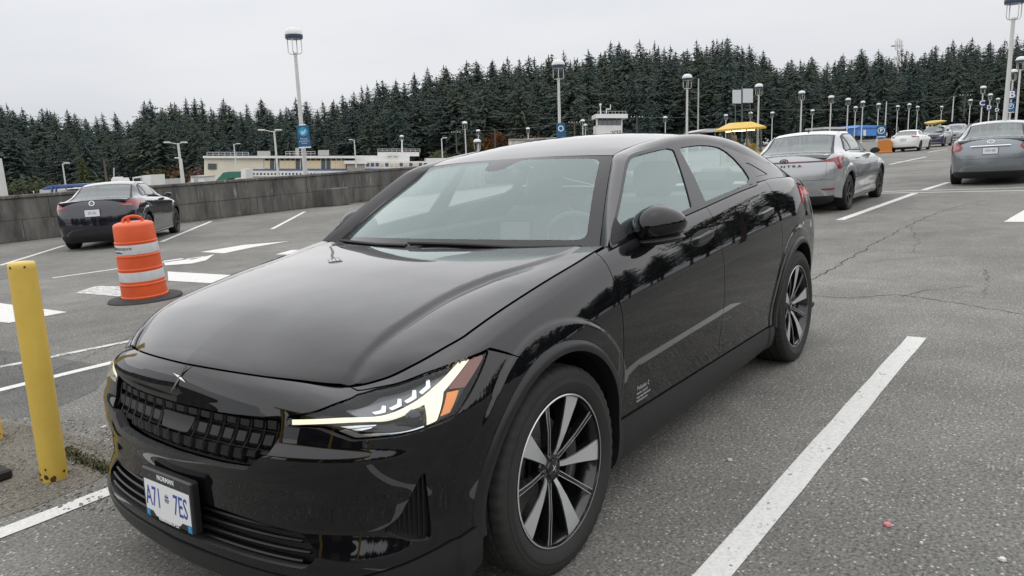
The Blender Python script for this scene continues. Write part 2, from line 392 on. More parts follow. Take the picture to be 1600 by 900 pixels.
# --- outlines in (t,zn)
lamp_poly=roundpoly([(-.675,.862),(-.585,.925),(-.503,.994),(-.42,1.062),(-.357,1.074),(-.183,1.056),(.03,1.012),(-.075,.905),(-.178,.806),(-.257,.806),(-.40,.774),(-.49,.748),(-.59,.818),(-.675,.803)],.012,3)
gr_top=[(-.692,.862),(-.743,.838),(-.837,.822),(-.973,.818),(-1.0,.818)]
gr_bot=[(-1.0,.549),(-.85,.549),(-.757,.556),(-.70,.62),(-.692,.74)]
gr_half=gr_top+gr_bot
vent_poly=roundpoly([(-.252,.56),(-.236,.352),(-.30,.362),(-.385,.398),(-.33,.43)],.02,4)
int_poly=roundpoly([(-1.001,.408),(-.85,.404),(-.62,.384),(-.575,.335),(-.62,.296),(-1.001,.292)],.012,3)
lipT=[(-1.0,.262),(-.80,.262),(-.62,.262),(-.50,.275),(-.35,.30),(-.20,.325),(-.066,.345)]
aF=lambda r,a0,a1,n=28: arc(SF,ZW,r,a0,a1,n)
RC=.436
sil=math.asin((.36-ZW)/RC)
# bumper side limit: shut line from lamp tip back to the arch
shutA=[(.03,1.012),(.10,.94),(.168,.868)]
th0=math.atan2(float(BD.z(.72,.868))-ZW,.72-SF)      # where the shut line meets the arch
archfront=aF(RC,math.pi-.0,th0,16)                   # from low front up to the shut
def mir(poly): return poly
# bumper (left half), the mask above the grille is part of it; holes for lamp, grille, intake, vent
bump_poly=[(-1.001,1.092)]+[(t,1.092) for t in np.linspace(-.95,-.48,12)]+[(-.44,1.058)]
bump_out=[(-1.001,1.0975),(-.42,1.0975),(-.41,1.079),(-.355,1.079),(-.18,1.060),(.03,1.014)]+shutA[1:]+archfront[::-1]+[(-.066,.345)]+lipT[::-1][1:]+[(-1.001,.262)]
# full-width bumper: t measured from -2..0 on the right side mirrored through -1
def Fb2(t,zn):
    t=np.asarray(t,float);r=t<-1;tt=np.where(r,-2-t,t);Q=Fb(tt,zn).copy();Q[...,1]=np.where(r,-Q[...,1],Q[...,1]);return Q
def twin(poly): return [(-2-t,z) for t,z in poly[::-1]]
half=[p for p in bump_out if p[0]>-1.0]
full=half+twin(half)
grille_full=[p for p in gr_half if p[0]>-1]; grille_full=grille_full+twin(grille_full)
gi=[p for p in gr_half if p[0]>-1.0]
gt=[p for p in gr_top if p[0]>-1.0];gb_=[p for p in gr_bot if p[0]>-1.0]
grille_full=gb_+gt+twin(gb_+gt)
it=[p for p in int_poly if p[0]>-.999]
int_full=it+twin(it)
bumper=link('bumper',panel_mesh('bumper',Fb2,full,[lamp_poly,twin(lamp_poly),vent_poly,twin(vent_poly),grille_full,int_full],da=.006,db=.005,lip=.03),CAR,paint)
# lower lip, satin
lipB=[(-1.0,.172),(-.6,.172),(-.3,.175),(-.12,.19),(-.07,.215)]
lh=[p for p in lipB if p[0]>-1]+lipT[::-1]; lh=[p for p in lh if p[0]>-1.0]
link('front_lip',panel_mesh('front_lip',Fb2,lh+twin(lh),da=.012,db=.008,off=.008,lip=.08),CAR,cladm)
# --- bonnet
TC=-.42;TE=.845
Cz=interp([.13,.15,.18,.23,.3,.45,.6,.8,1.0,1.24],[.807,.828,.847,.869,.893,.928,.953,.978,.999,1.020])
YC=interp([.15,.3,.45,.7,.9,1.14,1.25],[.585,.60,.61,.605,.625,.69,.72])
HC=interp([.18,.28,.42,.8,1.1,1.25],[0,.008,.017,.016,.009,.004])
def Fh(u,v):
    u=np.asarray(u,float);v=np.asarray(v,float);au=np.abs(u)
    E=BD.P(TC+(TE-TC)*v,1.10+0*v);E0=BD.P(np.array(TC),np.array(1.10));E1=BD.P(np.array(TE),np.array(1.10))
    w=(E[...,0]-E0[0])/(E1[0]-E0[0]);cs=.138+(1.235-.138)*w
    s=cs+(E[...,0]-cs)*au**2.2;y=E[...,1]*au;z=Cz(cs)+(E[...,2]-Cz(cs))*au**2.2
    F=BD.P(-1+(TC+1)*au,1.10+0*au);r0s=.138+(E0[0]-.138)*au**2.2;r0y=E0[1]*au;r0z=Cz(.138)+(E0[2]-Cz(.138))*au**2.2
    k=np.clip(1-w,0,1)**5
    s=s+k*(F[...,0]-r0s);y=y+k*(F[...,1]-r0y);z=z+k*(F[...,2]-r0z)
    # raised centre bounded by a crease each side
    tt=np.clip((YC(s)+.016-y)/.032,0,1);z=z+HC(s)*tt*tt*(3-2*tt)
    qq=np.clip((y-YC(s)-.016)/np.maximum(E[...,1]-YC(s)-.016,.02),0,1);z=z+.62*HC(s)*np.sin(np.pi*qq)*np.clip((1.2-s)/.3,0,1)
    return loc_(np.stack([s,y*np.sign(u+1e-12),z],-1))
bonnet=link('bonnet',panel_mesh('bonnet',Fh,[(-1,0),(1,0),(1,1),(-1,1)],da=.011,db=.008,lip=.02,inset=.003),CAR,paint)
# --- fenders, doors, quarters
def beltp(s0,s1,zn=1.095,n=10): return [(s-BD.S1,zn) for s in np.linspace(s0,s1,n)]
DF,DB,DR=1.315,2.345,3.22
cl_t=lambda s: float(np.interp(s,[1.3,2.4,3.2],[.372,.345,.325]))   # top of the sill cladding
archrear=aF(RC,th0,math.asin((cl_t(1.31)-ZW)/RC),22)
fender=[(.033,1.012)]+[(t,1.092) for t in (-.02,.0,.1,.2,.4,.6,.74,.835)]+[(DF-BD.S1,1.085),(DF-BD.S1,.95),(DF-BD.S1,.6),(DF-BD.S1,cl_t(DF))]+archrear[::-1]+shutA[::-1][1:-1]
fender=[(.04,1.014),(-.18,1.0605),(-.355,1.0795),(-.41,1.0795),(-.42,1.0975)]+[(t,1.0975) for t in (-.3,-.2,-.1,.0,.1,.2,.4,.6,.74)]+[(DF-BD.S1,1.0975),(DF-BD.S1,.6),(DF-BD.S1,cl_t(DF))]+archrear[::-1]+[(.10,.945)]
both('fender',Fb,fender,paint,da=.009,db=.008)
fdoor=[(DF-BD.S1,1.094)]+beltp(DF+.1,DB,1.094)+[(DB-BD.S1,.6),(DB-BD.S1,cl_t(DB)),(DF-BD.S1,cl_t(DF)),(DF-BD.S1,.6)]
rearc=[dom(SRR+RC*math.cos(a),ZW+RC*math.sin(a)) for a in np.linspace(math.pi-math.asin((cl_t(3.17)-ZW)/RC if cl_t(3.17)>ZW else -.04),1.95,16)]
# doors carry a shallow dished scallop above the sill
def Fd(t,zn):
    Q=Fb(t,zn).copy();s=LC-Q[...,0];z=Q[...,2]
    rise=np.clip((s-1.3)/1.9,0,1);zc=.47+.10*rise;zt=.60+.07*rise
    a=np.clip((zt-z)/.12,0,1);bq=np.clip((z-.37+.03*rise)/.10,0,1);a=a*a*(3-2*a);bq=bq*bq*(3-2*bq)
    fs=np.clip((s-1.36)/.10,0,1);fe=np.clip((3.15-s)/.5,0,1)
    Q[...,1]-=.0025*a*bq*fs*fe
    return Q
fd=both('front_door',Fd,fdoor,paint,da=.01,db=.008)
rdoor=[(DB-BD.S1,1.094)]+beltp(DB+.1,DR,1.094)+[(DR-BD.S1,.95)]+rearc[::-1]+[(3.17-BD.S1,cl_t(3.17)),(DB-BD.S1,cl_t(DB)),(DB-BD.S1,.6)]
rdoor=[(DB-BD.S1,1.094)]+beltp(DB+.1,DR+.03,1.094)+[(DR+.05-BD.S1,1.0),(DR+.06-BD.S1,.92)]+[p for p in rearc[::-1] if p[0]<DR+.05-BD.S1]+[(3.17-BD.S1,cl_t(3.17)),(DB-BD.S1,cl_t(DB)),(DB-BD.S1,.6)]
rd=both('rear_door',Fd,rdoor,paint,da=.01,db=.008)
p0=rdoor[10+3] if False else None
qarc=arc(SRR,ZW,RC,math.pi*.62,-.15,26)
ra=[p for p in rearc[::-1] if p[0]<DR+.05-BD.S1][0]
quarter=[(DR+.03-BD.S1,1.094)]+beltp(DR+.1,4.0,1.094)+[(3.45+.35,1.094),(3.45+.35,.40)]+[dom(4.05,.34)]+[p for p in qarc if p[0]>ra[0]][::-1]+[ra,(DR+.06-BD.S1,.92),(DR+.05-BD.S1,1.0)]
both('quarter_panel',Fb,quarter,paint,da=.011,db=.009)
# tail: bumper and tailgate skin
def Fr2(t,zn):
    t=np.asarray(t,float);M_=4.45;r=t>M_;tt=np.where(r,2*M_-t,t);Q=Fb(tt,zn).copy();Q[...,1]=np.where(r,-Q[...,1],Q[...,1]);return Q
link('rear_bumper',panel_mesh('rear_bumper',Fr2,[(3.80,.62),(5.10,.62),(5.10,.36),(5.40,.30),(5.40,.2),(3.5,.2),(3.5,.30),(3.80,.36)],da=.02,db=.02),CAR,paint)
tg=link('tailgate',panel_mesh('tailgate',Fr2,[(3.80,1.094),(5.10,1.094),(5.10,.62),(3.80,.62)],da=.02,db=.02),CAR,paint)
redl=mat('tail_red',(.45,.012,.015),.12,coat=.5,emit=((1,.03,.03),.05))
link('tail_light_bar',panel_mesh('tail_light_bar',Fr2,[(3.30,1.045),(3.55,1.035),(5.35,1.035),(5.60,1.045),(5.62,.93),(5.55,.985),(3.35,.985),(3.28,.93)],da=.02,db=.012,off=.006),CAR,redl)
# --- sill cladding and arch cladding
sill=[(1.30-BD.S1,cl_t(1.3)-.004),(DB-BD.S1,cl_t(DB)-.004),(3.2-BD.S1,cl_t(3.2)-.004),(3.2-BD.S1,.19),(DB-BD.S1,.185),(1.29-BD.S1,.19)]
both('sill_cladding',Fb,sill,cladm,da=.02,db=.012,off=.004,lip=.05)
def archring(sc,r0,r1,a0,a1,n=40):
    o=[dom(sc+r1*math.cos(a0+(a1-a0)*k/n),ZW+r1*math.sin(a0+(a1-a0)*k/n)) for k in range(n+1)]
    i=[dom(sc+r0*math.cos(a0+(a1-a0)*k/n),ZW+r0*math.sin(a0+(a1-a0)*k/n)) for k in range(n+1)]
    return o,i
def ring_surface(sc,r0,r1,a0,a1,n=56,m=5,proud=.013,depth=.05):
    """arch lip: rolled band standing proud of the body, turned in at the opening"""
    G=np.zeros((n+1,m+3,3))
    for k in range(n+1):
        a=a0+(a1-a0)*k/n
        for j in range(m+1):
            r=r1+(r0-r1)*j/m;t,zn=dom(sc+r*math.cos(a),max(.16,ZW+r*math.sin(a)));Q=Fb(np.array(t),np.array(zn))
            Q=np.array(Q);Q[1]+=proud*(math.sin(math.pi*min(1,(j/m)*1.6)/2)**.7)
            G[k,j]=Q
        for j in (1,2):
            q=G[k,m].copy();q[1]-=depth*j*.5;G[k,m+j]=q
    return G
def grid_mesh(name,G,mirror=False,flip=False):
    n,m=G.shape[:2];V=G.reshape(-1,3)*([1,-1,1] if mirror else [1,1,1]);i,j=np.meshgrid(np.arange(n-1),np.arange(m-1),indexing='ij')
    q=np.stack([i*m+j,(i+1)*m+j,(i+1)*m+j+1,i*m+j+1],-1).reshape(-1,4)
    if mirror!=flip: q=q[:,::-1]
    me=npmesh(name,V,q); me.set_sharp_from_angle(angle=R(40)); return me
for sd in (0,1):
    for sc_,a0,a1 in ((SF,math.pi+.10,-.10),(SRR,math.pi+.10,-.06)):
        link('arch_cladding',grid_mesh('arch_cladding',ring_surface(sc_,.402,RC+.001,a0,a1),mirror=bool(sd)),CAR,cladm)
        # wheel well liner
        mb=MB();n=30;v=[];f=[]
        for k in range(n+1):
            a=math.pi*1.12-(math.pi*1.24)*k/n
            for yy in (.88,.50): v.append((LC-sc_-.415*math.cos(a),yy if not sd else -yy,max(.12,ZW+.415*math.sin(a))))
        for k in range(n): f.append((2*k,2*k+1,2*k+3,2*k+2))
        v+=[(LC-sc_,(.50 if not sd else -.50),.12)];c=len(v)-1
        for k in range(n): f.append((2*k+1,2*k+3,c))
        mb.add(v,f);mb.build('wheel_well',blackm,CAR)
# underbody and inner shell, closes the cavities
mb=MB();mb.box((LC-4.45,-.80,.17),(LC-3.99,.80,.20));mb.box((LC-3.24,-.84,.17),(LC-1.26,.84,.20));mb.box((LC-.50,-.60,.19),(LC-.14,.60,.21));mb.box((LC-3.99,-.49,.17),(LC-3.24,.49,.2));mb.box((LC-1.26,-.49,.17),(LC-.5,.49,.2))
mb.box((LC-1.3,-.76,.2),(LC-1.22,.76,.93));mb.box((LC-.52,-.5,.2),(LC-.24,.5,.72))
mb.build('underbody',blackm,CAR)
# --- glasshouse
def ws_base(u): return np.stack([1.245+.185*u*u,.768*u,1.017-.014*u*u],-1)
def ws_top(u): return np.stack([1.918+.04*u*u,.557*u,1.373-.017*u*u],-1)
def Fw(u,v):
    u=np.asarray(u,float);v=np.asarray(v,float);a=ws_base(u);b=ws_top(u);Q=a+(b-a)*v[...,None]
    g=.030*4*v*(1-v)*(1-.6*u*u);Q[...,0]-=g*.45;Q[...,2]+=g*.9;return loc_(Q)
clear=roundpoly([(-.935,.085),(.935,.085),(.905,.955),(.16,.965),(.085,.80),(-.085,.80),(-.16,.965),(-.905,.955)],.07,6)
ws=link('windscreen',panel_mesh('windscreen',Fw,clear,da=.025,db=.025,inset=0,lip=0),CAR,gw)
link('frit_band',panel_mesh('frit_band',Fw,[(-1,.0),(1,.0),(1,1),(-1,1)],[clear],da=.012,db=.012,inset=.001,lip=.006),ws,fritm)
ZC=interp([1.9,2.05,2.2,2.4,2.6,2.8,3.0,3.3,3.6,3.9,4.2,4.42],[1.366,1.404,1.434,1.462,1.475,1.477,1.468,1.430,1.368,1.285,1.185,1.105])
ZR=interp([1.9,1.96,2.1,2.4,2.7,3.0,3.3,3.6,3.9,4.2,4.42],[1.338,1.357,1.388,1.422,1.434,1.424,1.383,1.312,1.225,1.138,1.082])
YR=interp([1.96,2.2,2.6,3.0,3.4,3.8,4.2,4.42],[.557,.572,.578,.574,.572,.585,.625,.66])
def Fo(u,s):
    u=np.asarray(u,float);s=np.asarray(s,float);w=np.clip(1-(s-1.92)/.35,0,1)
    ss=s+.04*u*u*w;y=YR(ss)*u;z=ZC(ss)-(ZC(ss)-ZR(ss))*np.abs(u)**2.3;return loc_(np.stack([ss,y,z],-1))
link('roof',panel_mesh('roof',Fo,[(-1,1.922),(1,1.922),(1,3.25),(-1,3.25)],da=.03,db=.02,inset=.003),CAR,paint)
hatch=link('rear_hatch',panel_mesh('rear_hatch',Fo,[(-1,3.256),(1,3.256),(1,4.42),(-1,4.42)],[[(-.9,3.30),(.9,3.30),(.86,4.20),(-.86,4.20)]],da=.03,db=.02),CAR,paint)
link('rear_window',panel_mesh('rear_window',Fo,[(-.9,3.30),(.9,3.30),(.86,4.20),(-.86,4.20)],da=.05,db=.03,inset=0,lip=0),hatch,gs)
# A-pillar and cant rail, one rolled strip each side
DLO=[(1.39,1.026),(1.48,1.086),(1.575,1.149),(1.70,1.230),(1.82,1.306),(1.885,1.339),(1.97,1.360),(2.18,1.378),(2.375,1.389),(2.52,1.396),(2.66,1.398),(2.80,1.389),(2.92,1.368),(3.1,1.325),(3.5,1.235),(3.9,1.152),(4.3,1.078),(4.42,1.06)]
INN=[(lambda q:(LC-q[0],q[1]+.003,q[2]+.001))(Fw(np.array(1.),np.array(v))) for v in (0.02,.20,.38,.62,.86,.97)]+[(s,float(YR(s)),float(ZR(s))) for s in (2.0,2.17,2.35,2.5,2.65,2.79,2.92,3.12,3.5,3.9,4.3,4.42)]
dl=np.array(smoothpoly(DLO,5));inn=np.array(smoothpoly(INN,5))
def strip():
    n=len(dl);m=10;G=np.zeros((n,m+1,3))
    for k in range(n):
        s,z=dl[k];O=np.array([s,float(Yg(s,z)),z]);I=inn[k];wd=np.linalg.norm(O-I)
        tg_=dl[min(k+1,n-1)]-dl[max(k-1,0)];T=np.array([tg_[0],0,tg_[1]]);nn=np.cross(O-I,T);nn/=np.linalg.norm(nn)
        if nn[1]+nn[2]<0: nn=-nn
        bl=np.interp(s,[1.4,1.6,1.95,2.15,2.4,3.2,4.4],[.06,.08,.16,.30,.38,.38,.15])
        K=(I*.42+O*.58)+nn*wd*bl
        for j in range(m+1):
            t=j/m;G[k,j]=I*(1-t)**2+2*K*t*(1-t)+O*t*t
    return loc_(G)
GS=strip()
for sd in (0,1):
    link('cant_rail',grid_mesh('cant_rail',GS,mirror=bool(sd)),CAR,paint)
dtop=lambda a,b: [tuple(p) for p in dl if a<p[0]<b]
zb=lambda s: float(BD.belt(s))+.012
wb=[(s,zb(s)) for s in np.linspace(1.40,3.10,18)]
# black sash all round the door glass, then the panes inside it
sash=[(1.405,zb(1.405))]+dtop(1.41,2.925)+[(3.0,1.325),(3.06,1.245),(3.10,1.165)]+wb[::-1][:-1]
def lin(a,b,t): return (a[0]+(b[0]-a[0])*t,a[1]+(b[1]-a[1])*t)
d2=np.array(dl)
def low(p,d): return (p[0]+d*.45,p[1]-d)
g1=[low(p,.013) for p in dtop(1.52,2.325)]
pane1=[(1.47,zb(1.47)+.012)]+[p for p in g1]+[(2.36,1.362),(2.20,zb(2.20)+.012)]
g2=[low(p,.022) for p in dtop(2.43,2.87)]
pane2=[(2.365,zb(2.365)+.012),(2.42,1.366)]+g2+[(2.935,1.332),(2.985,1.290),(3.025,1.228),(3.035,1.178),(2.965,zb(2.965)+.014)]
pane2=pane2[:2]+[p for p in pane2[2:] if p[0]>2.44]
both('door_sash',Fg,sash,gblack,da=.01,db=.008,holes=[pane1,pane2],off=.001,lip=.01,inset=0)
fwin=both('front_window',Fg,pane1,gs,da=.03,db=.02,inset=-.002,lip=0,off=-.004)
rwin=both('rear_door_window',Fg,pane2,gs,da=.03,db=.02,inset=-.002,lip=0,off=-.004)
qg=[(3.14,1.182),(3.10,1.262),(3.15,1.258),(3.37,1.182)]
cpil=[tuple(p) for p in dl if p[0]>2.90]+[(4.42,1.05)]+[(s,float(BD.z(s,1.094))) for s in np.linspace(4.3,3.10,12)]+[(3.10,1.165),(3.06,1.245),(3.0,1.325)]
both('rear_pillar',Fg,cpil,paint,da=.012,db=.01,holes=[qg],inset=.001)
both('quarter_window',Fg,qg,fritm,da=.02,db=.02,lip=0,off=-.003)
# bright lower moulding under glass is black here; thin belt seal
for sd in (1,-1):
    mb=MB();pts=[]
    for s in np.linspace(1.40,3.09,24):
        q=Fg(np.array(s),np.array(zb(s)-.004));pts.append((q[0],sd*(q[1]+.003),q[2]))
    mb.tube(pts,.007,6);mb.build('belt_seal',gblack,CAR,smooth=True)
# ---------------------------------------------------------------- wheels of the black car
def tyre_mesh(r=.3515,w=.245,rr=.2485,n=150,sipe=True,clamp=None):
    h=w/2
    prof=[(rr,-h*.80),(rr+.012,-h*.92),(rr+.045,-h*1.02),(r-.035,-h*.99),(r-.012,-h*.93),(r-.004,-h*.84),(r-.001,-h*.62),(r-.009,-h*.60),(r-.009,-h*.52),(r,-h*.50),
          (r,-h*.22),(r-.009,-h*.20),(r-.009,-h*.10),(r,-h*.08),(r,h*.08),(r-.009,h*.10),(r-.009,h*.20),(r,h*.22),(r,h*.50),(r-.009,h*.52),(r-.009,h*.60),(r-.001,h*.62),(r-.004,h*.84),(r-.012,h*.93),(r-.022,h*.97),(r-.035,h*.99),(r-.0355,h*1.005),(r-.042,h*1.01),(rr+.052,h*1.025),(rr+.05,h*1.035),(rr+.042,h*1.03),(rr+.02,h*.96),(rr+.012,h*.92),(rr,h*.80)]
    m=len(prof);v=[];f=[]
    for k in range(n):
        t=2*math.pi*k/n
        for i,(q,y) in enumerate(prof):
            if sipe and k%3==0 and (3<=i<=6 or 21<=i<=24): q-=.005
            if sipe and k%3==1 and (9<=i<=10 or 13<=i<=14 or 17<=i<=18): q-=.004
            z=q*math.sin(t)
            if clamp: z=max(z,-clamp)
            v.append((q*math.cos(t),y,z))
    for k in range(n):
        k2=(k+1)%n
        for i in range(m-1): f.append((k*m+i,k*m+i+1,k2*m+i+1,k2*m+i))
    me=mesh('tyre',v,f,True); me.set_sharp_from_angle(angle=R(32)); return me
ROTY=Matrix.Rotation(-math.pi/2,4,'X')   # lathe axis z -> +y
def wheel_parts():
    d={}
    d['tyre']=tyre_mesh(clamp=ZW+.0005)
    mb=MB();mb.lathe([(.2555,.1125),(.2525,.1145),(.2505,.1142)],72,ROTY,mi=1);mb.lathe([(.2555,.108),(.2555,.1125)],72,ROTY,mi=0);mb.lathe([(.2505,.1142),(.2475,.1125),(.2455,.105)],72,ROTY,mi=0)
    mb.lathe([(.2455,.105),(.236,.09),(.226,.05),(.222,-.02),(.232,-.08),(.250,-.10)],72,ROTY,mi=0)
    d['rim']=mb.mesh('rim',True)
    # brake disc + hub carrier
    mb=MB();mb.lathe([(.0,.0),(.07,.0),(.072,.012),(.085,.012),(.085,.002),(.168,.002),(.168,-.022),(.0,-.022)],48,ROTY);d['disc']=mb.mesh('brake_disc',True)
    # wide spoke with machined face
    def spoke(rows,mtop):
        """rows: (r, half width, face height, thickness)"""
        v=[];f=[];mi=[]
        for r,a,b,h,t in rows: v+=[(r,b,h-t),(r,b,h-.003),(r,b-.003,h),(r,-a+.003,h),(r,-a,h-.003),(r,-a,h-t)]
        for i in range(len(rows)-1):
            for j in range(5): f.append((i*6+j,i*6+j+1,(i+1)*6+j+1,(i+1)*6+j));mi.append(1 if j==2 and mtop else 0)
        n=len(rows)-1;f+=[(0,5,4,3,2,1),(n*6,n*6+1,n*6+2,n*6+3,n*6+4,n*6+5)];mi+=[0,0]
        M=ROTY;v=[M@Vector(p) for p in v]
        me=mesh('spoke',v,f,False,mi);return me
    d['wide']=spoke([(.045,.011,.011,.072,.03),(.07,.013,.013,.082,.03),(.12,.018,.020,.093,.032),(.18,.028,.029,.101,.032),(.225,.037,.037,.106,.03),(.246,.041,.041,.107,.025)],True)
    d['thin']=spoke([(.045,.007,.007,.066,.03),(.08,.0065,.0065,.078,.03),(.15,.006,.006,.092,.03),(.22,.007,.007,.102,.03),(.246,.009,.009,.105,.025)],False)
    mb=MB()
    for sx in (-1,1):
        mb.add([ROTY@Vector(p) for p in [(.05,sx*.0075-.0012,.0708),(.05,sx*.0075+.0012,.0708),(.15,sx*.0064+.0012,.0938),(.15,sx*.0064-.0012,.0938),(.245,sx*.0085+.0015,.1065),(.245,sx*.0085-.0015,.1065)]],[(0,1,2,3),(3,2,4,5)])
    d['edge']=mb.mesh('machined_edge')
    mb=MB();mb.lathe([(.0,.079),(.026,.079),(.030,.077),(.033,.070),(.060,.064),(.066,.055),(.068,.02)],40,ROTY);d['hub']=mb.mesh('hub',True)
    mb=MB();M=ROTY
    for k in range(4):
        a=k*math.pi/2+.5;L_=.020 if k%2 else .013
        mb.prism([(0.0025*math.cos(a+1.57),.0025*math.sin(a+1.57)),(L_*math.cos(a),L_*math.sin(a)),(0.0025*math.cos(a-1.57),.0025*math.sin(a-1.57))][::-1],.079,.0805,M)
    d['star']=mb.mesh('cap_star')
    mb=MB();mb.lathe([(0,.072),(.008,.072),(.0095,.07),(.0095,.05)],6,ROTY);d['nut']=mb.mesh('lug_nut')
    mb=MB()
    v=[];f=[];N_=10
    for k in range(N_+1):
        a=R(145+70*k/N_)
        for rr,h in ((.105,.03),(.105,.062),(.125,.068),(.165,.066),(.182,.05),(.182,.03)): v.append(ROTY@Vector((rr*math.cos(a),rr*math.sin(a),h)))
    for k in range(N_):
        for j in range(5): f.append((k*6+j,k*6+j+1,(k+1)*6+j+1,(k+1)*6+j))
    f+=[(0,1,2,3,4,5)[::-1],tuple(range(N_*6,N_*6+6))];mb.add(v,f);d['caliper']=mb.mesh('brake_caliper',True)
    return d
WP=wheel_parts()
for sc_,sd,a0 in ((SF,1,R(112)),(SRR,1,R(170)),(SF,-1,0),(SRR,-1,.5)):
    wz=link('wheel',WP['rim'],CAR,[rimblk,silver],(LC-sc_,sd*.795,ZW))
    if sd<0: wz.rotation_euler=(0,0,math.pi)
    link('tyre',WP['tyre'],wz,rubber); link('brake_disc',WP['disc'],wz,discm); link('brake_caliper',WP['caliper'],wz,rimblk); link('hub',WP['hub'],wz,rimblk)
    link('centre_cap_star',WP['star'],wz,chrome)
    for k in range(5):
        a=a0+k*math.tau/5
        for nm,key,da_ in (('spoke','wide',0),('thin_spoke','thin',math.pi/5)):
            o=link(nm,WP[key],wz,[rimblk,silver]); o.rotation_euler=(0,-(a+da_),0)
        o=link('machined_edge',WP['edge'],wz,silver); o.rotation_euler=(0,-(a+math.pi/5),0)
        o=link('lug_nut',WP['nut'],wz,rimblk); aa=a+math.pi/5; o.location=(.044*math.cos(aa),0,.044*math.sin(aa))
# ---------------------------------------------------------------- headlamps
drl=mat('running_light',(.35,.33,.26),.35,emit=((1.0,.90,.64),.88))
amber=mat('amber_reflector',(.75,.22,.02),.2,coat=.6,emit=((1,.30,.02),.12))
redamb=mat('side_marker',(.16,.035,.012),.15,coat=.6)
lampgrey=mat('lamp_grey',(.16,.165,.17),.25,.4)
lampchr=mat('lamp_reflector',(.72,.74,.76),.18,.9)
for sd in (1,-1):
    mk=sd<0
    hl=link('headlight',panel_mesh('headlight',Fb,lamp_poly,da=.02,db=.02,mirror=mk,off=-.0015,inset=.004,lip=0),CAR,lens)
    pm=lambda nm,poly,m,off,lip=.008,da=.012,db=.01,**k: link(nm,panel_mesh(nm,Fb,poly,da=da,db=db,mirror=mk,off=off,inset=0,lip=lip,**k),hl,m)
    pm('lamp_bowl',lamp_poly,lampblack,-.055,0)
    pm('running_light',[(-.668,.848),(-.45,.925),(-.235,.990),(-.147,1.018),(-.08,1.043),(-.04,1.028),(-.17,.966),(-.228,.832),(-.262,.826),(-.245,.958),(-.45,.893),(-.668,.814)],drl,-.012,.012,.008,.006)
    pm('side_marker',[(-.035,1.027),(.018,1.008),(-.10,.925),(-.13,.945),(-.160,.963)],redamb,-.010)
    pm('amber_reflector',[(-.163,.950),(-.123,.930),(-.178,.845),(-.213,.848)],amber,-.010)
    for k in range(4):
        t0=-.405+.056*k; z0=.962+.014*k
        pm('light_segment',[(t0,z0),(t0+.036,z0+.010),(t0+.048,z0+.044),(t0+.038,z0+.050),(t0+.026,z0+.026),(t0-.004,z0+.016)],lampchr,-.020,.012,.006,.005)
    pm('lamp_shelf',[(-.45,.925),(-.235,.985),(-.147,1.013),(-.10,1.036),(-.18,1.05),(-.36,1.066),(-.49,.99)],lampgrey,-.034)
    pm('lower_trim',[(-.54,.804),(-.487,.762),(-.40,.786),(-.272,.815),(-.272,.829),(-.40,.806),(-.478,.786),(-.495,.808),(-.52,.822)],lampchr,-.022,.012,.006,.005)
    pm('reflector_fin',[(-.535,.838),(-.42,.880),(-.425,.869),(-.51,.828)],lampchr,-.024,.01,.006,.004)
    pm('reflector_fin',[(-.505,.824),(-.435,.860),(-.44,.849),(-.485,.810)],lampchr,-.026,.01,.006,.004)
    # projector
    q=Fb(np.array(-.325),np.array(.872));c=Vector((q[0]-.035,sd*(q[1]-.02),q[2]))
    M=frame(c,(0,sd,0) if False else (-.45,sd*.85,0),(0,0,1)); nrm=M.to_3x3()@Vector((0,0,1))
    if nrm.x<0: M=M@Matrix.Rotation(math.pi,4,'Y')
    mb=MB();mb.bbox((-.045,-.024,-.03),(.045,.024,.006),.006,0,M);mb.build('projector_housing',lampblack,hl)
    mb=MB();mb.lathe([(0,.018),(.012,.016),(.021,.009),(.025,0)],24,M@Matrix.Translation((.012,0,.006)));mb.build('projector_lens',glassmat('projector_glass',(.10,.11,.13),1.6),hl,smooth=True)
# ---------------------------------------------------------------- grille, intakes, emblem, plate
gbm=mat('grille_plastic',(.006,.006,.0065),.36,0,.35)
def P2(t,zn,off=0):
    t=np.array(t,float);zn=np.array(zn,float);Q=Fb2(t,zn)
    if off:
        e=1e-4;N=np.cross(Fb2(t+e,zn)-Fb2(t-e,zn),Fb2(t,zn+e)-Fb2(t,zn-e));N/=np.linalg.norm(N,axis=-1,keepdims=True);Q=Q+N*off
    return Q
gr=link('grille',panel_mesh('grille',Fb2,grille_full,da=.02,db=.02,off=-.045,inset=-.004,lip=0),CAR,blackm)
NC=15;tl,trr=-1.296,-.704
for r,(z0,z1,off) in enumerate(((.555,.646,-.024),(.654,.739,-.012),(.748,.815,-.012))):
    for c in range(NC):
        ta=tl+(trr-tl)*c/NC;tb=tl+(trr-tl)*(c+1)/NC;g_=(tb-ta)*.045;mid=(ta+tb)/2;am=abs(mid+1)
        if abs(mid+1)<.03 and r==1: continue
        z0_=z0;z1_=z1
        if r==0: z0_=z0+max(0,(am-.22))*.9; 
        if r==2: z1_=z1+max(0,(am-.2))*.25
        if z1_-z0_<.03: continue
        G=np.zeros((4,4,3))
        for i,(fx,dx) in enumerate(((0,-.016),(.16,0),(.84,0),(1,-.016))):
            for j,(fz,dz) in enumerate(((0,-.018),(.22,0),(.86,.002),(1,-.012))):
                G[i,j]=P2(ta+g_+(tb-ta-2*g_)*fx,z0_+(z1_-z0_)*fz,off+dx+dz)
        me=grid_mesh('grille_block',G); me.set_sharp_from_angle(angle=R(25)); link('grille_block',me,gr,gbm)
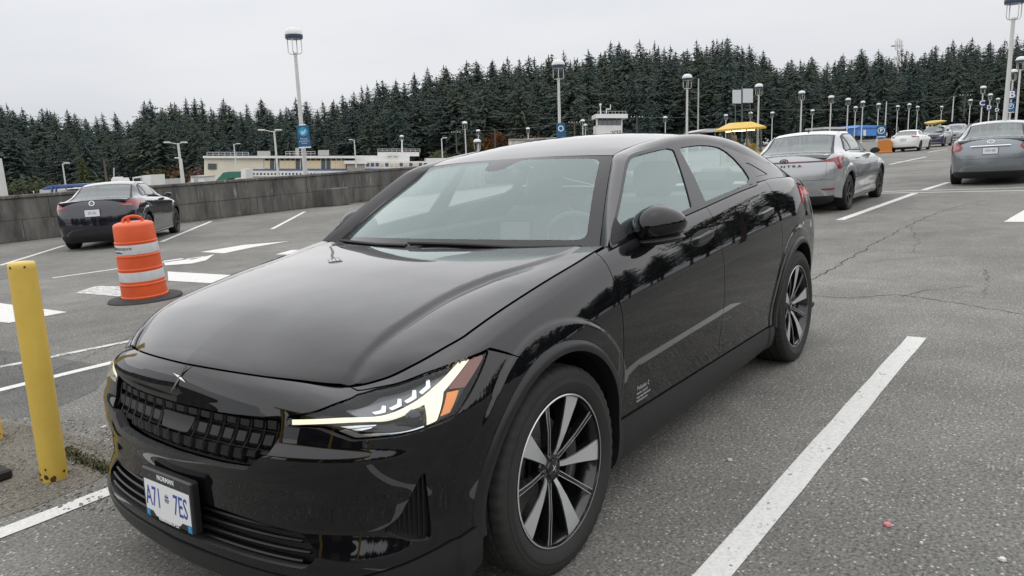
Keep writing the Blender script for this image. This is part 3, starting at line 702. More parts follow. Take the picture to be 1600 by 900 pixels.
for c in range(NC+1):
    t=tl+(trr-tl)*c/NC;pts=[];zz=.585+max(0,abs(t+1)-.2)*.6
    for zn in np.linspace(zz,.81,9): pts.append(tuple(P2(t,zn,-.012)))
    MB().tube(pts,.0018,5).build('grille_rib',gbm,gr,smooth=True)
# radar cover in the middle of the grille
link('radar_cover',panel_mesh('radar_cover',Fb2,roundpoly([(-1.045,.645),(-.955,.645),(-.945,.752),(-1.055,.752)],.012,4),da=.01,db=.01,off=-.008,lip=.03),gr,blackm)
# lower intake
ik=link('lower_intake',panel_mesh('lower_intake',Fb2,int_full,da=.02,db=.02,off=-.05,inset=-.004,lip=0),CAR,blackm)
for zn in (.312,.338,.364,.388):
    te=-.60-.16*abs(zn-.340)/.05*.3;ts=np.linspace(te,-2-te,60)
    G=np.zeros((60,5,3))
    for j,(dz,of) in enumerate(((-.0035,-.03),(-.004,-.008),(0,-.004),(.004,-.008),(.0035,-.03))):
        G[:,j]=P2(ts,np.full(60,zn+dz),of)
    link('intake_slat',grid_mesh('intake_slat',G,flip=True),ik,gbm)
for sd in (1,-1):
    vp=link('corner_vent',panel_mesh('corner_vent',Fb,vent_poly,da=.012,db=.012,off=-.035,inset=-.004,lip=0,mirror=sd<0),CAR,blackm)
    for k in range(6):
        t=-.335+.016*k;zt=.425+ (t+.335)*1.55;zb_=.385-(t+.335)*.35
        pts=[(lambda q:(q[0],sd*q[1],q[2]))(P2(t,zn,-.016)) for zn in np.linspace(zb_,min(.57,zt),6)]
        MB().tube(pts,.0035,5).build('vent_rib',gbm,vp,smooth=True)
# star emblem on the nose
q=P2(-1.0,1.002);M=frame((q[0],0,q[2]),(0,1,0),tuple(P2(-1.0,1.04)-P2(-1.0,.97)))
mb=MB()
def ridge(a,L_,w_):
    ca,sa_=math.cos(a),math.sin(a);p=lambda x,y,z:M@Vector((x*ca-y*sa_,x*sa_+y*ca,z))
    mb.add([p(0,-w_,.002),p(0,w_,.002),p(L_,0,.002),p(.003,0,.0055)],[(0,2,3),(3,2,1)])
for a,L_ in ((R(58),.064),(R(238),.064),(R(166),.042),(R(-14),.042)): ridge(a,L_,.0062)
mb.build('star_emblem',mat('dark_chrome',(.62,.61,.60),.16,1),CAR)
# licence plate in its dealer frame
pw=mat('plate_white',(.78,.79,.80),.35);pblue=mat('plate_blue',(.03,.07,.32),.4);pcy=mat('sticker_blue',(.02,.22,.42),.4);pwh=mat('frame_lettering',(.8,.8,.8),.4)
pf=MB();PM=frame((LC-.020,0,.402),(0,1,0),(-.05,0,1))@Matrix.Scale(.87,4)
pf.bbox((-.168,-.094,-.03),(.168,.094,.004),.006,0,PM)
PF=pf.build('licence_plate_frame',mat('frame_plastic',(.014,.014,.015),.35),CAR)
poly=[(-.152,-.066),(-.105,-.066),(-.085,-.082),(.075,-.082),(.095,-.066),(.152,-.066),(.152,.050),(-.152,.050)]
MB().prism(poly,.002,.0055,PM).build('licence_plate',pw,PF)
TM=lambda x,y,z=.0058: PM@Matrix.Translation((x,y,z))
textobj('plate_characters','A71',.108,TM(-.093,-.012),pblue,PF,sx=.60,bold=.0006);textobj('plate_characters','7ES',.108,TM(.090,-.012),pblue,PF,sx=.60,bold=.0006)
mb=MB()
for (x,y,w_,h_,i) in ((-.012,.004,.024,.008,0),(-.015,-.006,.030,.006,1),(-.011,-.013,.008,.006,1),(.002,-.014,.008,.007,1),(-.008,.013,.006,.006,2),(.003,.014,.006,.005,2)):
    mb.box((x,y,.0056),(x+w_,y+h_,.0062),i,PM)
mb.build('plate_crest',[pblue,mat('crest_grey',(.12,.12,.2),.5),mat('crest_gold',(.5,.33,.08),.5)],PF)
textobj('frame_lettering','NORMAN',.026,TM(0,.071,.0045),pwh,PF,sx=1.0,bold=.0003);textobj('frame_lettering','AUTO GROUP',.0095,TM(.01,.056,.0045),mat('frame_teal',(.03,.12,.12),.4),PF)
textobj('frame_lettering','NORMANGROUP.CA',.0145,TM(0,-.0875,.0062),pwh,PF,bold=.0003)
for x in (-.140,.140): MB().bbox((x-.013,-.092,.004),(x+.013,-.064,.0058),.0005,0,PM).build('plate_sticker',pcy,PF); textobj('sticker_mark','B',.022,TM(x,-.078,.006),mat('sticker_pale',(.1,.45,.65),.4),PF)
for x in (-.11,.11): MB().lathe([(0,.0055),(.004,.0052),(.005,.004)],10,PM@Matrix.Translation((x,.066,0))).build('plate_screw',mat('screw_bronze',(.15,.12,.08),.4,.8),PF)
# ---------------------------------------------------------------- mirrors, handles, wipers, door lettering
def pod(c,rx,ry,rz,n=28,m=18,back=.35,e=2.6):
    """rounded mirror pod: front (+x) bulges, rear (-x) cut flat"""
    v=[];f=[]
    sg=lambda x,p: math.copysign(abs(x)**p,x)
    for i in range(m+1):
        ph=-math.pi/2+math.pi*i/m
        for k in range(n):
            th=2*math.pi*k/n;p=2/e
            x=sg(math.cos(ph),p)*sg(math.cos(th),p);y=sg(math.cos(ph),p)*sg(math.sin(th),p);z=sg(math.sin(ph),p)
            x=max(x,-back);tp=1-.16*max(0,y)
            v.append((c[0]+rx*x-.035*abs(y)**2*(1 if y>0 else .3)+(.0),c[1]+ry*y,c[2]+rz*z*tp*(1-.10*max(0,-z))+.008*y))
    for i in range(m):
        for k in range(n): f.append((i*n+k,i*n+(k+1)%n,(i+1)*n+(k+1)%n,(i+1)*n+k))
    return v,f
mirg=mat('mirror_glass',(.75,.77,.78),.02,1)
for sd in (1,-1):
    c=(LC-1.70,.886,1.068);v,f=pod(c,.115,.108,.085,e=2.0)
    fl=lambda v,f:([(p[0],sd*p[1],p[2]) for p in v],f if sd>0 else [q[::-1] for q in f])
    dm=MB().add(*fl(v,f)).build('door_mirror',gblack,CAR,smooth=35)
    v,f=pod((c[0]-.040,c[1],c[2]-.001),.004,.090,.066,20,8,1,2.0);MB().add(*fl(v,f)).build('mirror_glass',mirg,dm,smooth=True)
    v,f=pod((c[0]+.004,c[1]+.002,c[2]-.056),.105,.100,.024,28,8,.35,2.0);MB().add(*fl(v,f)).build('mirror_lower_shell',cladm,dm,smooth=35)
    mb=MB();mb.tube([(LC-1.665,sd*.80,.985),(LC-1.675,sd*.845,1.0),(LC-1.685,sd*.875,1.02),(LC-1.69,sd*.89,1.04)],[.030,.028,.024,.022],12);mb.build('mirror_arm',gblack,dm,smooth=True)
    # handles
    for s0 in (2.155,3.035):
        q=Fb(np.array(s0-BD.S1),np.array(BD.zn(s0,.962 if s0<3 else .985)));zc=q[2];yc=q[1]
        cup=[dom(s0+0.138*math.cos(a),zc+.036*math.sin(a)+.008*math.cos(a)) for a in np.linspace(0,math.tau,28,endpoint=False)]
        hd=link('handle_cup',panel_mesh('handle_cup',Fb,cup,da=.015,db=.008,off=.0012,lip=0,mirror=sd<0),CAR,blackm)
        G=np.zeros((15,9,3))
        for i in range(15):
            u=i/14*2-1;s=s0+.118*u;wd=.019*(1-abs(u)**10*.5);pz=.034*(1-abs(u)**12*.6)
            for j in range(9):
                a=math.pi*j/8;ca=math.cos(a);G[i,j]=(LC-s,yc-.012+pz*min(1,1.9*math.sin(a))*(1-.12*max(0,-ca)),zc+.008*u+wd*math.copysign(abs(ca)**.7,ca))
        link('door_handle',grid_mesh('door_handle',G,mirror=sd<0),hd,gblack)
    mb=MB()
    # front sail corner
    sail=[(1.41,zb(1.41)+.002),(1.47,1.082),(1.535,1.122),(1.55,zb(1.55)+.004)]
    link('mirror_sail',panel_mesh('mirror_sail',Fg,sail,da=.02,db=.02,off=.0025,lip=.004,mirror=sd<0,inset=0),CAR,blackm)
def wiper(pts,name='wiper'):
    P_=[Vector(Fw(np.array(u),np.array(v)))+Vector((.008,0,.006)) for u,v in pts]
    o=MB().tube(P_,.007,6).build(name,blackm,CAR,smooth=True); return o
w1=wiper([(.92,.02),(.60,.015),(.3,.035),(.0,.04),(-.12,.04)]);w2=wiper([(-.12,.02),(-.4,.02),(-.7,.03),(-.95,.035)])
for u in (.93,-.05,-.90):
    p=Vector(Fw(np.array(u),np.array(.0)))+Vector((.0,0,.014));MB().bbox((p.x-.03,p.y-.035,p.z-.03),(p.x+.03,p.y+.035,p.z+.0),.008).build('wiper_pivot',blackm,CAR)
# interior rear-view mirror / sensor pod
p=Vector(Fw(np.array(0.),np.array(.84)));MB().bbox((p.x-.10,-.105,p.z-.075),(p.x-.02,.105,p.z-.005),.02).build('sensor_pod',blackm,CAR)
# thin shut line ahead of the windscreen (cowl)
mb=MB();pts=[]
for u in np.linspace(-1,1,40):
    q=loc_(ws_base(np.array(u)));pts.append((q[0]+.012,q[1],q[2]-.012))
mb.tube(pts,.016,8);mb.build('cowl',blackm,CAR,smooth=True)
lt=mat('door_lettering',(.36,.365,.37),.4)
for i,(tx,sz) in enumerate((('Polestar 2',.026),('78 kWh / 300 kW',.013),('Long range Dual motor',.013),('Performance pack',.013))):
    z=.452-[0,.023,.038,.053][i];s0=1.455;q=Fd(np.array(s0-BD.S1),np.array(z));q2=Fd(np.array(s0-BD.S1),np.array(z+.01))
    M=frame((LC-s0,q[1]+.0016,z),(-1,0,0),tuple(q2-q));textobj('door_lettering',tx,sz,M,lt,fd[0],ax='LEFT',bold=.0003)
# ---------------------------------------------------------------- cabin
seatm=mat('seat_fabric',(.06,.061,.063),.8,bump=(300,.2));dashm=mat('dashboard_vinyl',(.055,.056,.058),.65)
def rb(mb,a,b,c=.04,M=None): return mb.bbox(a,b,c,0,M)
for sd in (1,-1):
    x=LC-2.45;y=sd*.37
    st=empty('front_seat',(0,0,0));bpy.data.objects.remove(st)
    mb=MB();rb(mb,(x-.10,y-.25,.42),(x+.42,y+.25,.58),.05);base=mb.build('front_seat',seatm,CAR,smooth=30)
    Mx=Matrix.Translation((x-.08,y,.55))@Matrix.Rotation(R(-20),4,'Y');rb(MB(),(0,0,0),(1,1,1))
    mb=MB();rb(mb,(-.07,-.24,0),(.07,.24,.56),.05,Mx);mb.build('backrest',seatm,base,smooth=30)
    mb=MB();rb(mb,(-.05,-.13,.60),(.05,.13,.80),.04,Mx);mb.tube([Mx@Vector((0,-.06,.5)),Mx@Vector((0,-.06,.65))],.008);mb.tube([Mx@Vector((0,.06,.5)),Mx@Vector((0,.06,.65))],.008);mb.build('headrest',seatm,base,smooth=30)
mb=MB();rb(mb,(LC-3.45,-.62,.42),(LC-2.95,.62,.60),.05);rs=mb.build('rear_bench',seatm,CAR,smooth=30)
Mx=Matrix.Translation((LC-3.40,0,.55))@Matrix.Rotation(R(-26),4,'Y');mb=MB();rb(mb,(-.07,-.62,0),(.07,.62,.58),.05,Mx);mb.build('backrest',seatm,rs,smooth=30)
for y in (-.36,.36):
    mb=MB();rb(mb,(-.05,y-.13,.60),(.05,y+.13,.74),.04,Mx);mb.build('headrest',seatm,rs,smooth=30)
mb=MB();rb(mb,(LC-1.92,-.72,.80),(LC-1.36,.72,.965),.05);rb(mb,(LC-1.60,-.70,.90),(LC-1.34,.70,.985),.03);db_=mb.build('dashboard',dashm,CAR,smooth=30)
mb=MB();Mx=Matrix.Translation((LC-1.93,0,.93))@Matrix.Rotation(R(-8),4,'Y');rb(mb,(-.012,-.10,-.13),(.012,.10,.14),.01,Mx);mb.build('centre_screen',gblack,db_)
mb=MB();Mx=Matrix.Translation((LC-1.97,.37,.93))@Matrix.Rotation(R(-68),4,'Y');prof=[(.185+.015*math.cos(a),.015*math.sin(a)) for a in np.linspace(0,math.tau,9)[:-1]]
mb.lathe(prof,40,Mx,closed=True)
mb.bbox((-.07,-.06,-.03),(.07,.06,.02),.015,0,Mx);mb.bbox((-.17,-.02,-.01),(.17,.02,.01),.006,0,Mx)
mb.bbox((-.015,-.17,-.01),(.015,.17,.01),.006,0,Mx);mb.build('steering_wheel',dashm,CAR,smooth=40)
mb=MB();rb(mb,(LC-2.7,-.10,.4),(LC-1.8,.10,.72),.03);mb.build('centre_console',dashm,CAR,smooth=30)
for sd in (1,-1):
    mb=MB();rb(mb,(LC-3.2,sd*.78-.03,.35),(LC-1.4,sd*.78+.03,1.0),.02);mb.build('door_trim',dashm,CAR)
# small paper on the dash and headliner
MB().bbox((LC-1.55,.50,.987),(LC-1.45,.62,.989),.0005).build('paper_slip',mat('paper',(.8,.8,.78),.7),CAR)
hl_=[(-.97,1.96),(.97,1.96),(.97,3.24),(-.97,3.24)]
link('headliner',panel_mesh('headliner',Fo,hl_,da=.06,db=.05,off=-.03,lip=0),CAR,mat('headliner',(.5,.5,.49),.9))
# ================================================================ ground, markings, wall, near street things
def ground_mat(name,base,spk,blotch,paint_=None,wear=.5,seed=0):
    m=bpy.data.materials.new(name); m.use_nodes=True; t=m.node_tree; b=t.nodes['Principled BSDF']; b.inputs['Roughness'].default_value=.86; b.inputs['Specular IOR Level'].default_value=.3
    co=t.nodes.new('ShaderNodeTexCoord'); N=t.nodes.new; Lk=t.links.new
    def noise(sc,det=4,ro=.6,dist=0):
        n=N('ShaderNodeTexNoise'); n.inputs['Scale'].default_value=sc; n.inputs['Detail'].default_value=det; n.inputs['Roughness'].default_value=ro; n.inputs['Distortion'].default_value=dist; Lk(co.outputs['Object'],n.inputs[0]); return n
    def ramp(src,p0,c0,p1,c1):
        r=N('ShaderNodeValToRGB'); r.color_ramp.elements[0].position=p0; r.color_ramp.elements[1].position=p1; r.color_ramp.elements[0].color=(*c0,1); r.color_ramp.elements[1].color=(*c1,1); Lk(src,r.inputs[0]); return r
    def mixc(f,a,c,mode='MIX'):
        x=N('ShaderNodeMixRGB'); x.blend_type=mode
        if isinstance(f,(int,float)): x.inputs[0].default_value=f
        else: Lk(f,x.inputs[0])
        for i,v in ((1,a),(2,c)):
            if isinstance(v,tuple): x.inputs[i].default_value=(*v,1)
            else: Lk(v,x.inputs[i])
        return x.outputs[0]
    dk=tuple(c*(1-blotch) for c in base); lt_=tuple(c*(1+blotch*.6) for c in base)
    n1=noise(.35,5,.65,.6); c=ramp(n1.outputs[0],.35,dk,.68,lt_).outputs[0]
    nm=noise(2.3,6,.7,.4); c=mixc(1.0,c,ramp(nm.outputs[0],.30,(.80,.80,.80),.70,(1.16,1.16,1.15)).outputs[0],'MULTIPLY')
    n2=noise(70,4,.75); c=mixc(1.0,c,ramp(n2.outputs[0],.34,(.34,.34,.34),.66,(1.55,1.55,1.52)).outputs[0],'MULTIPLY')
    vo=N('ShaderNodeTexVoronoi'); vo.inputs['Scale'].default_value=66; Lk(co.outputs['Object'],vo.inputs[0])
    sp=ramp(vo.outputs['Color'],.66,(0,0,0),.80,(1,1,1)); dd=ramp(vo.outputs['Distance'],.22,(1,1,1),.38,(0,0,0)); f=mixc(1.0,sp.outputs[0],dd.outputs[0],'MULTIPLY')
    f2=mixc(1.0,f,(.62,.62,.62),'MULTIPLY')
    c=mixc(f2,c,spk)
    if paint_:
        n3=noise(9,6,.75); n4=noise(70,3,.6); a=N('ShaderNodeMath'); a.operation='MULTIPLY_ADD'; Lk(n4.outputs[0],a.inputs[0]); a.inputs[1].default_value=.7; Lk(n3.outputs[0],a.inputs[2])
        w=ramp(a.outputs[0],wear-.06,(0,0,0),wear+.05,(1,1,1)); pc=mixc(1.0,paint_,ramp(n2.outputs[0],.3,(.80,.80,.80),.6,(1.05,1.05,1.05)).outputs[0],'MULTIPLY'); c=mixc(w.outputs[0],c,pc)
    Lk(c,b.inputs['Base Color'])
    bp=N('ShaderNodeBump'); bp.inputs['Strength'].default_value=.35; bp.inputs['Distance'].default_value=.006; Lk(n2.outputs[0],bp.inputs['Height']); Lk(bp.outputs[0],b.inputs['Normal'])
    return m
asph=ground_mat('asphalt',(.185,.181,.169),(.66,.645,.60),.26)
linem=ground_mat('worn_white_paint',(.19,.19,.18),(.3,.3,.29),.2,(.66,.655,.63),.66)
linef=ground_mat('faded_white_paint',(.19,.19,.18),(.3,.3,.29),.2,(.60,.60,.58),.80)
dirtm=ground_mat('gritty_patch',(.165,.15,.125),(.36,.33,.28),.35)
GR=MB().add([(-420,-420,0),(260,-420,0),(260,260,0),(-420,260,0)],[(0,1,2,3)]).build('ground',asph,kind='structure')
def gp(px,py,z=0): q=ground(px,py); return (q.x,q.y,z)
def flat(name,poly,m,z=.004,parent=GR):
    """thin painted sheet from world (x,y) corners"""
    n=len(poly); return MB().add([(p[0],p[1],z) for p in poly],[tuple(range(n))]).build(name,m,parent)
def strip_line(name,a,b,w,m=linem,z=.004,jag=.004):
    a=Vector(a[:2]);b=Vector(b[:2]);d=(b-a);l=d.length;d/=l;nrm=Vector((-d.y,d.x));n=max(2,int(l/.25));rnd=random.Random(hash((round(a.x,2),round(b.y,2)))&999)
    L1=[];L2=[]
    for i in range(n+1):
        p=a+d*(l*i/n);L1.append(p+nrm*(w/2+rnd.uniform(-jag,jag)));L2.append(p-nrm*(w/2+rnd.uniform(-jag,jag)))
    v=[(p.x,p.y,z) for p in L1+L2];f=[(i,i+1,n+1+i+1,n+1+i)[::-1] for i in range(n)]
    return MB().add(v,f).build(name,m,GR)
pxl=lambda x,y: gp(x,y)[:2]
strip_line('bay_line',(1.3,1.262),(-4.43,1.468),.112)
strip_line('bay_line',(1.5,-1.24),(-4.4,-1.22),.105)
strip_line('bay_line',pxl(1312,344),pxl(1430,302),.14); strip_line('bay_line',pxl(1443,297),pxl(1482,285),.14)
strip_line('bay_line',pxl(1390,257),pxl(1447,245),.15); strip_line('bay_line',pxl(1450,238),pxl(1480,233),.15)
strip_line('cross_line',pxl(1330,303),pxl(1640,297),.10); strip_line('cross_line',pxl(1380,299.5),pxl(1600,293.5),.09); strip_line('cross_line',pxl(1395,253),pxl(1482,250),.15)
strip_line('cross_line',pxl(1588,347),pxl(1680,290),.3)
strip_line('lane_line',(-.2,-3.80),(-7,-3.45),.10); strip_line('lane_line',(1.0,-4.95),(-6,-3.6),.085,linef)
for a,b in (((0,415),(100,384)),((252,378),(330,346)),((425,358),(476,331)),((548,335),(590,316))): strip_line('bay_line',pxl(*a),pxl(*b),.11)
def pixpoly(name,pts,m=linem): return flat(name,[pxl(*p) for p in pts][::-1],m)
pixpoly('road_marking',[(-30,470),(105,488),(14,505),(-30,500)]); pixpoly('road_marking',[(262,424.5),(384,431.5),(331,443),(263,439)])
strip_line('road_arrow_shaft',pxl(82,434.5),pxl(320,401),.10)
pixpoly('road_arrow_head',[(255,408),(283,404),(300,406),(335,397.5),(322,407),(300,412),(258,415)]); pixpoly('road_arrow_head',[(313,394),(380,383),(452,377),(398,386),(350,396)])
pixpoly('road_marking',[(430,398),(455,391),(500,390),(482,398)]); 
pixpoly('faded_marking',[(118,458),(150,447),(192,448),(190,464)],linef)
# gritty strip at the bollards, moss along its joint
flat('gritty_patch',[pxl(-120,640),pxl(60,668),pxl(150,688),pxl(196,716),pxl(150,752),pxl(60,790),pxl(-120,850)][::-1],dirtm,.002)
flat('asphalt_patch',[pxl(-60,540),pxl(95,560),pxl(180,575),pxl(150,610),pxl(60,650),pxl(-60,660)][::-1],ground_mat('old_asphalt',(.13,.13,.125),(.22,.22,.21),.3),.0015)
# cracks
crm=mat('crack_dark',(.035,.034,.032),.95)
def crack(pts,w=.012,seed=0,n=14):
    rnd=random.Random(seed);P_=[Vector((*pxl(*p),0)) for p in pts];out=[]
    for a,b in zip(P_[:-1],P_[1:]):
        for k in range(n): 
            q=a.lerp(b,k/n);d=(b-a).normalized();q+=Vector((-d.y,d.x,0))*rnd.uniform(-1,1)*min(.035,(b-a).length/n*.5);out.append(q)
    out.append(P_[-1]);L1=[];L2=[]
    for i,q in enumerate(out):
        d=(out[min(i+1,len(out)-1)]-out[max(i-1,0)]).normalized();nn=Vector((-d.y,d.x,0));ww=w*.55*rnd.uniform(.2,1.1);L1.append(q+nn*ww);L2.append(q-nn*ww)
    m_=len(out);MB().add([(p.x,p.y,.0028) for p in L1+L2],[(i,m_+i,m_+i+1,i+1) for i in range(m_-1)]).build('crack',crm,GR)
for i,(pts,w) in enumerate(([[(1262,440),(1310,416),(1360,385),(1420,352),(1470,330),(1540,312)],.015],[[(1262,462),(1330,466),(1400,460),(1470,470),(1600,492)],.010],[[(1400,466),(1440,455),(1520,447)],.007],[[(1340,410),(1420,404),(1500,398)],.006],[[(1450,342),(1500,350),(1560,346)],.006],[[(1535,420),(1545,440),(1538,460)],.006],
    [[(0,560),(60,590),(130,560),(200,530),(330,470),(430,420)],.007],[[(105,690),(140,700),(175,726),(196,735)],.008],[[(1500,720),(1560,735),(1600,745)],.002],[[(0,618),(40,600),(90,603)],.012],[[(0,700),(40,660),(90,640)],.007],[[(1420,352),(1435,375),(1430,395)],.006],[[(380,365),(420,345),(470,338)],.008])): crack(pts,w,i)
# litter: a pink scrap, pale chips
for (x,y,c,s_) in ((1387,821,(.55,.20,.22),.016),(1567,876,(.6,.6,.58),.014),(1352,752,(.5,.5,.47),.012),(1140,720,(.5,.5,.48),.012),(163,668,(.5,.48,.42),.02),(1440,851,(.55,.55,.53),.008)):
    q=Vector(gp(x,y));rnd=random.Random(x);k=6
    vv=[(q.x+s_*rnd.uniform(.6,1.2)*math.cos(a),q.y+s_*rnd.uniform(.6,1.2)*math.sin(a),.003) for a in np.linspace(0,math.tau,k,endpoint=False)];vt=[(a+(q.x-a)*.2,b+(q.y-b)*.2,.010) for a,b,_ in vv]
    MB().add(vv+vt,[(i,(i+1)%k,k+(i+1)%k,k+i) for i in range(k)]+[tuple(range(k,2*k))]).build('litter_scrap',mat('scrap_%d'%x,c,.8),label={1387:'small pink scrap lying on the asphalt by the white bay line',1567:'pale paper chip on the asphalt near the lower right corner',1352:'pale chip on the asphalt just right of the near bay line',1140:'pale chip on the asphalt beside the black car sill',163:'pale dry leaf on the ground by the yellow bollard',1440:'tiny pale chip on the asphalt below the pink scrap'}[x],cat='litter')
# grass and moss along the joint
def tufts(name,pts,n,h,seed,m,lab,width=.05):
    rnd=random.Random(seed);mb=MB()
    for _ in range(n):
        i=rnd.randrange(len(pts)-1);t=rnd.random();x=pts[i][0]+(pts[i+1][0]-pts[i][0])*t+rnd.gauss(0,width);y=pts[i][1]+(pts[i+1][1]-pts[i][1])*t+rnd.gauss(0,width)
        a=rnd.uniform(0,math.tau);hh=h*rnd.uniform(.3,1);w=.004+hh*.05;lx,ly=math.cos(a)*hh*rnd.uniform(.2,.9),math.sin(a)*hh*rnd.uniform(.2,.9);px,py=-math.sin(a)*w,math.cos(a)*w
        mb.add([(x-px,y-py,0),(x+px,y+py,0),(x+lx*.5+px*.7,y+ly*.5+py*.7,hh*.7),(x+lx*.5-px*.7,y+ly*.5-py*.7,hh*.7),(x+lx,y+ly,hh)],[(0,1,2,3),(3,2,4)])
    return mb.build(name,m,label=lab,cat='grass',kind='stuff')
grm=mat('moss_green',(.075,.085,.03),.9,noise=(6,.5,(.10,.085,.045)))
tufts('moss',[pxl(100,703),pxl(135,722),pxl(175,738)],900,.020,3,grm,'low green moss in the joint beside the yellow bollard',.02)
rnd=random.Random(5);mb=MB()
for _ in range(700):
    x,y=pxl(rnd.uniform(-30,190),rnd.uniform(655,800));s_=rnd.uniform(.002,.007);a=rnd.uniform(0,3);M=Matrix.Translation((x,y,.002+s_*.4))@Matrix.Rotation(a,4,(.3,.5,1));mb.box((-s_,-s_*.7,-s_*.5),(s_,s_*.7,s_*.5),rnd.randrange(2),M)
mb.build('grit',[mat('grit_tan',(.20,.17,.13),.9),mat('grit_grey',(.24,.235,.22),.9)],label='loose grit and bark crumbs round the yellow bollards',cat='gravel',kind='stuff')
# --- retaining wall of two courses of cast blocks
def wallmat(name,base,dk,sc=(1.2,1.2,.25)):
    m=bpy.data.materials.new(name);m.use_nodes=True;t=m.node_tree;b=t.nodes['Principled BSDF'];b.inputs['Roughness'].default_value=.9
    geo=t.nodes.new('ShaderNodeNewGeometry');mp_=t.nodes.new('ShaderNodeMapping');mp_.inputs['Scale'].default_value=sc;n=t.nodes.new('ShaderNodeTexNoise');n.inputs['Scale'].default_value=1.6;n.inputs['Detail'].default_value=9;n.inputs['Roughness'].default_value=.72
    r=t.nodes.new('ShaderNodeValToRGB');e=r.color_ramp.elements;e[0].position=.36;e[1].position=.72;e[0].color=(*dk,1);e[1].color=(*base,1)
    n2=t.nodes.new('ShaderNodeTexNoise');n2.inputs['Scale'].default_value=5;n2.inputs['Detail'].default_value=5
    r2=t.nodes.new('ShaderNodeValToRGB');r2.color_ramp.elements[0].position=.62;r2.color_ramp.elements[1].position=.74;r2.color_ramp.elements[0].color=(0,0,0,1);r2.color_ramp.elements[1].color=(.5,.5,.5,1)
    mx=t.nodes.new('ShaderNodeMixRGB');mx.inputs[2].default_value=(.40,.385,.35,1)
    mp2=t.nodes.new('ShaderNodeMapping');mp2.inputs['Scale'].default_value=(2.2,2.2,.35)
    lk=t.links.new;lk(geo.outputs['Position'],mp_.inputs[0]);lk(mp_.outputs[0],n.inputs[0]);lk(n.outputs[0],r.inputs[0]);lk(geo.outputs['Position'],mp2.inputs[0]);lk(mp2.outputs[0],n2.inputs[0]);lk(n2.outputs[0],r2.inputs[0]);lk(r.outputs[0],mx.inputs[1]);lk(r2.outputs[0],mx.inputs[0]);lk(mx.outputs[0],b.inputs['Base Color'])
    bu=t.nodes.new('ShaderNodeBump');bu.inputs['Strength'].default_value=.5;bu.inputs['Distance'].default_value=.03;lk(n.outputs[0],bu.inputs['Height']);lk(bu.outputs[0],b.inputs['Normal'])
    return m
wm=wallmat('stained_concrete',(.19,.182,.165),(.055,.054,.051))
WL=empty('block_wall',(-20,-21.1,0),label='long stained grey concrete block wall behind the dark sedan',cat='wall')
bl=MB().bbox((-.745,-.30,-.291),(.745,.30,.291),.012).mesh('block');capm=MB().bbox((-.748,-.34,0),(.748,.34,.10),.02).mesh('wall_cap')
for c in range(2):
    for i in range(-21,26):
        x=i*1.5+(.75 if c else 0);o=link('block',bl,WL,wm,(x,random.uniform(-.008,.008),.293+c*.586))
for i in range(-21,26): link('coping',capm,WL,wm,(i*1.5,.0,1.173))
tufts('weeds',[(14,-20.75),(-44,-20.75)],1500,.14,4,mat('weed_green',(.085,.095,.04),.9,noise=(3,.5,(.14,.11,.06))),'short weeds growing along the foot of the block wall',.12)
# --- yellow bollards
ym=mat('yellow_paint',(.66,.47,.085),.45,noise=(5,.2,(.60,.41,.075)),bump=(40,.12))
rust=mat('rusty_steel',(.10,.045,.02),.9,noise=(30,.6))
def bollard(name,loc,h,r,lab):
    b=empty(name,loc,label=lab,cat='bollard',group='yellow steel bollards');b.rotation_euler=(R(-1.6),R(-.9),0)
    MB().lathe([(0,h),(r*.5,h),(r*.86,h-.003),(r*.97,h-.012),(r,h-.03),(r*1.0,.05),(r*1.01,0)],32).build('post',ym,b,smooth=50)
    rnd=random.Random(2);mb=MB()
    for k in range(26):
        a=rnd.uniform(0,math.tau);z=abs(rnd.gauss(0,.03));s_=rnd.uniform(.006,.018);pts=[]
        M=Matrix.Translation(((r*1.0)*math.cos(a),(r*1.0)*math.sin(a),z+.01))@Matrix.Rotation(a,4,'Z')@Matrix.Rotation(math.pi/2,4,'Y')
        mb.prism([(s_*rnd.uniform(.6,1.2)*math.cos(t),s_*rnd.uniform(.5,1.1)*math.sin(t)) for t in np.linspace(0,math.tau,7,endpoint=False)],-.004,.0016,M)
    for k in range(2):
        a=R(20+k*60);M=Matrix.Translation((r*.99*math.cos(a),r*.99*math.sin(a),h-.022))@Matrix.Rotation(a,4,'Z')@Matrix.Rotation(math.pi/2,4,'Y');s_=.005
        mb.prism([(s_*rnd.uniform(.6,1.6)*math.cos(t),s_*rnd.uniform(.6,1.2)*math.sin(t)) for t in np.linspace(0,math.tau,7,endpoint=False)],-.004,.0016,M)
    tag(mb.build('rust_patch',rust,b),kind='stuff')
    return b
bq=ground(78,752);bollard('bollard',(bq.x-.03,bq.y-.02,0),1.06,.058,'chipped yellow steel bollard standing left of the black car nose')
bq=ground(-13,688);bollard('bollard',(bq.x,bq.y,0),1.05,.058,'yellow steel bollard cut off by the left edge of the picture')
bq=ground(-22,752);bx_=empty('rubber_block',(bq.x,bq.y,0),label='black rubber block on the ground at the lower left edge',cat='block')
MB().bbox((-.09,-.09,0),(.09,.09,.05),.01).build('foot',blackm,bx_);MB().bbox((-.05,-.05,.05),(.05,.05,.17),.01).build('stem',blackm,bx_)
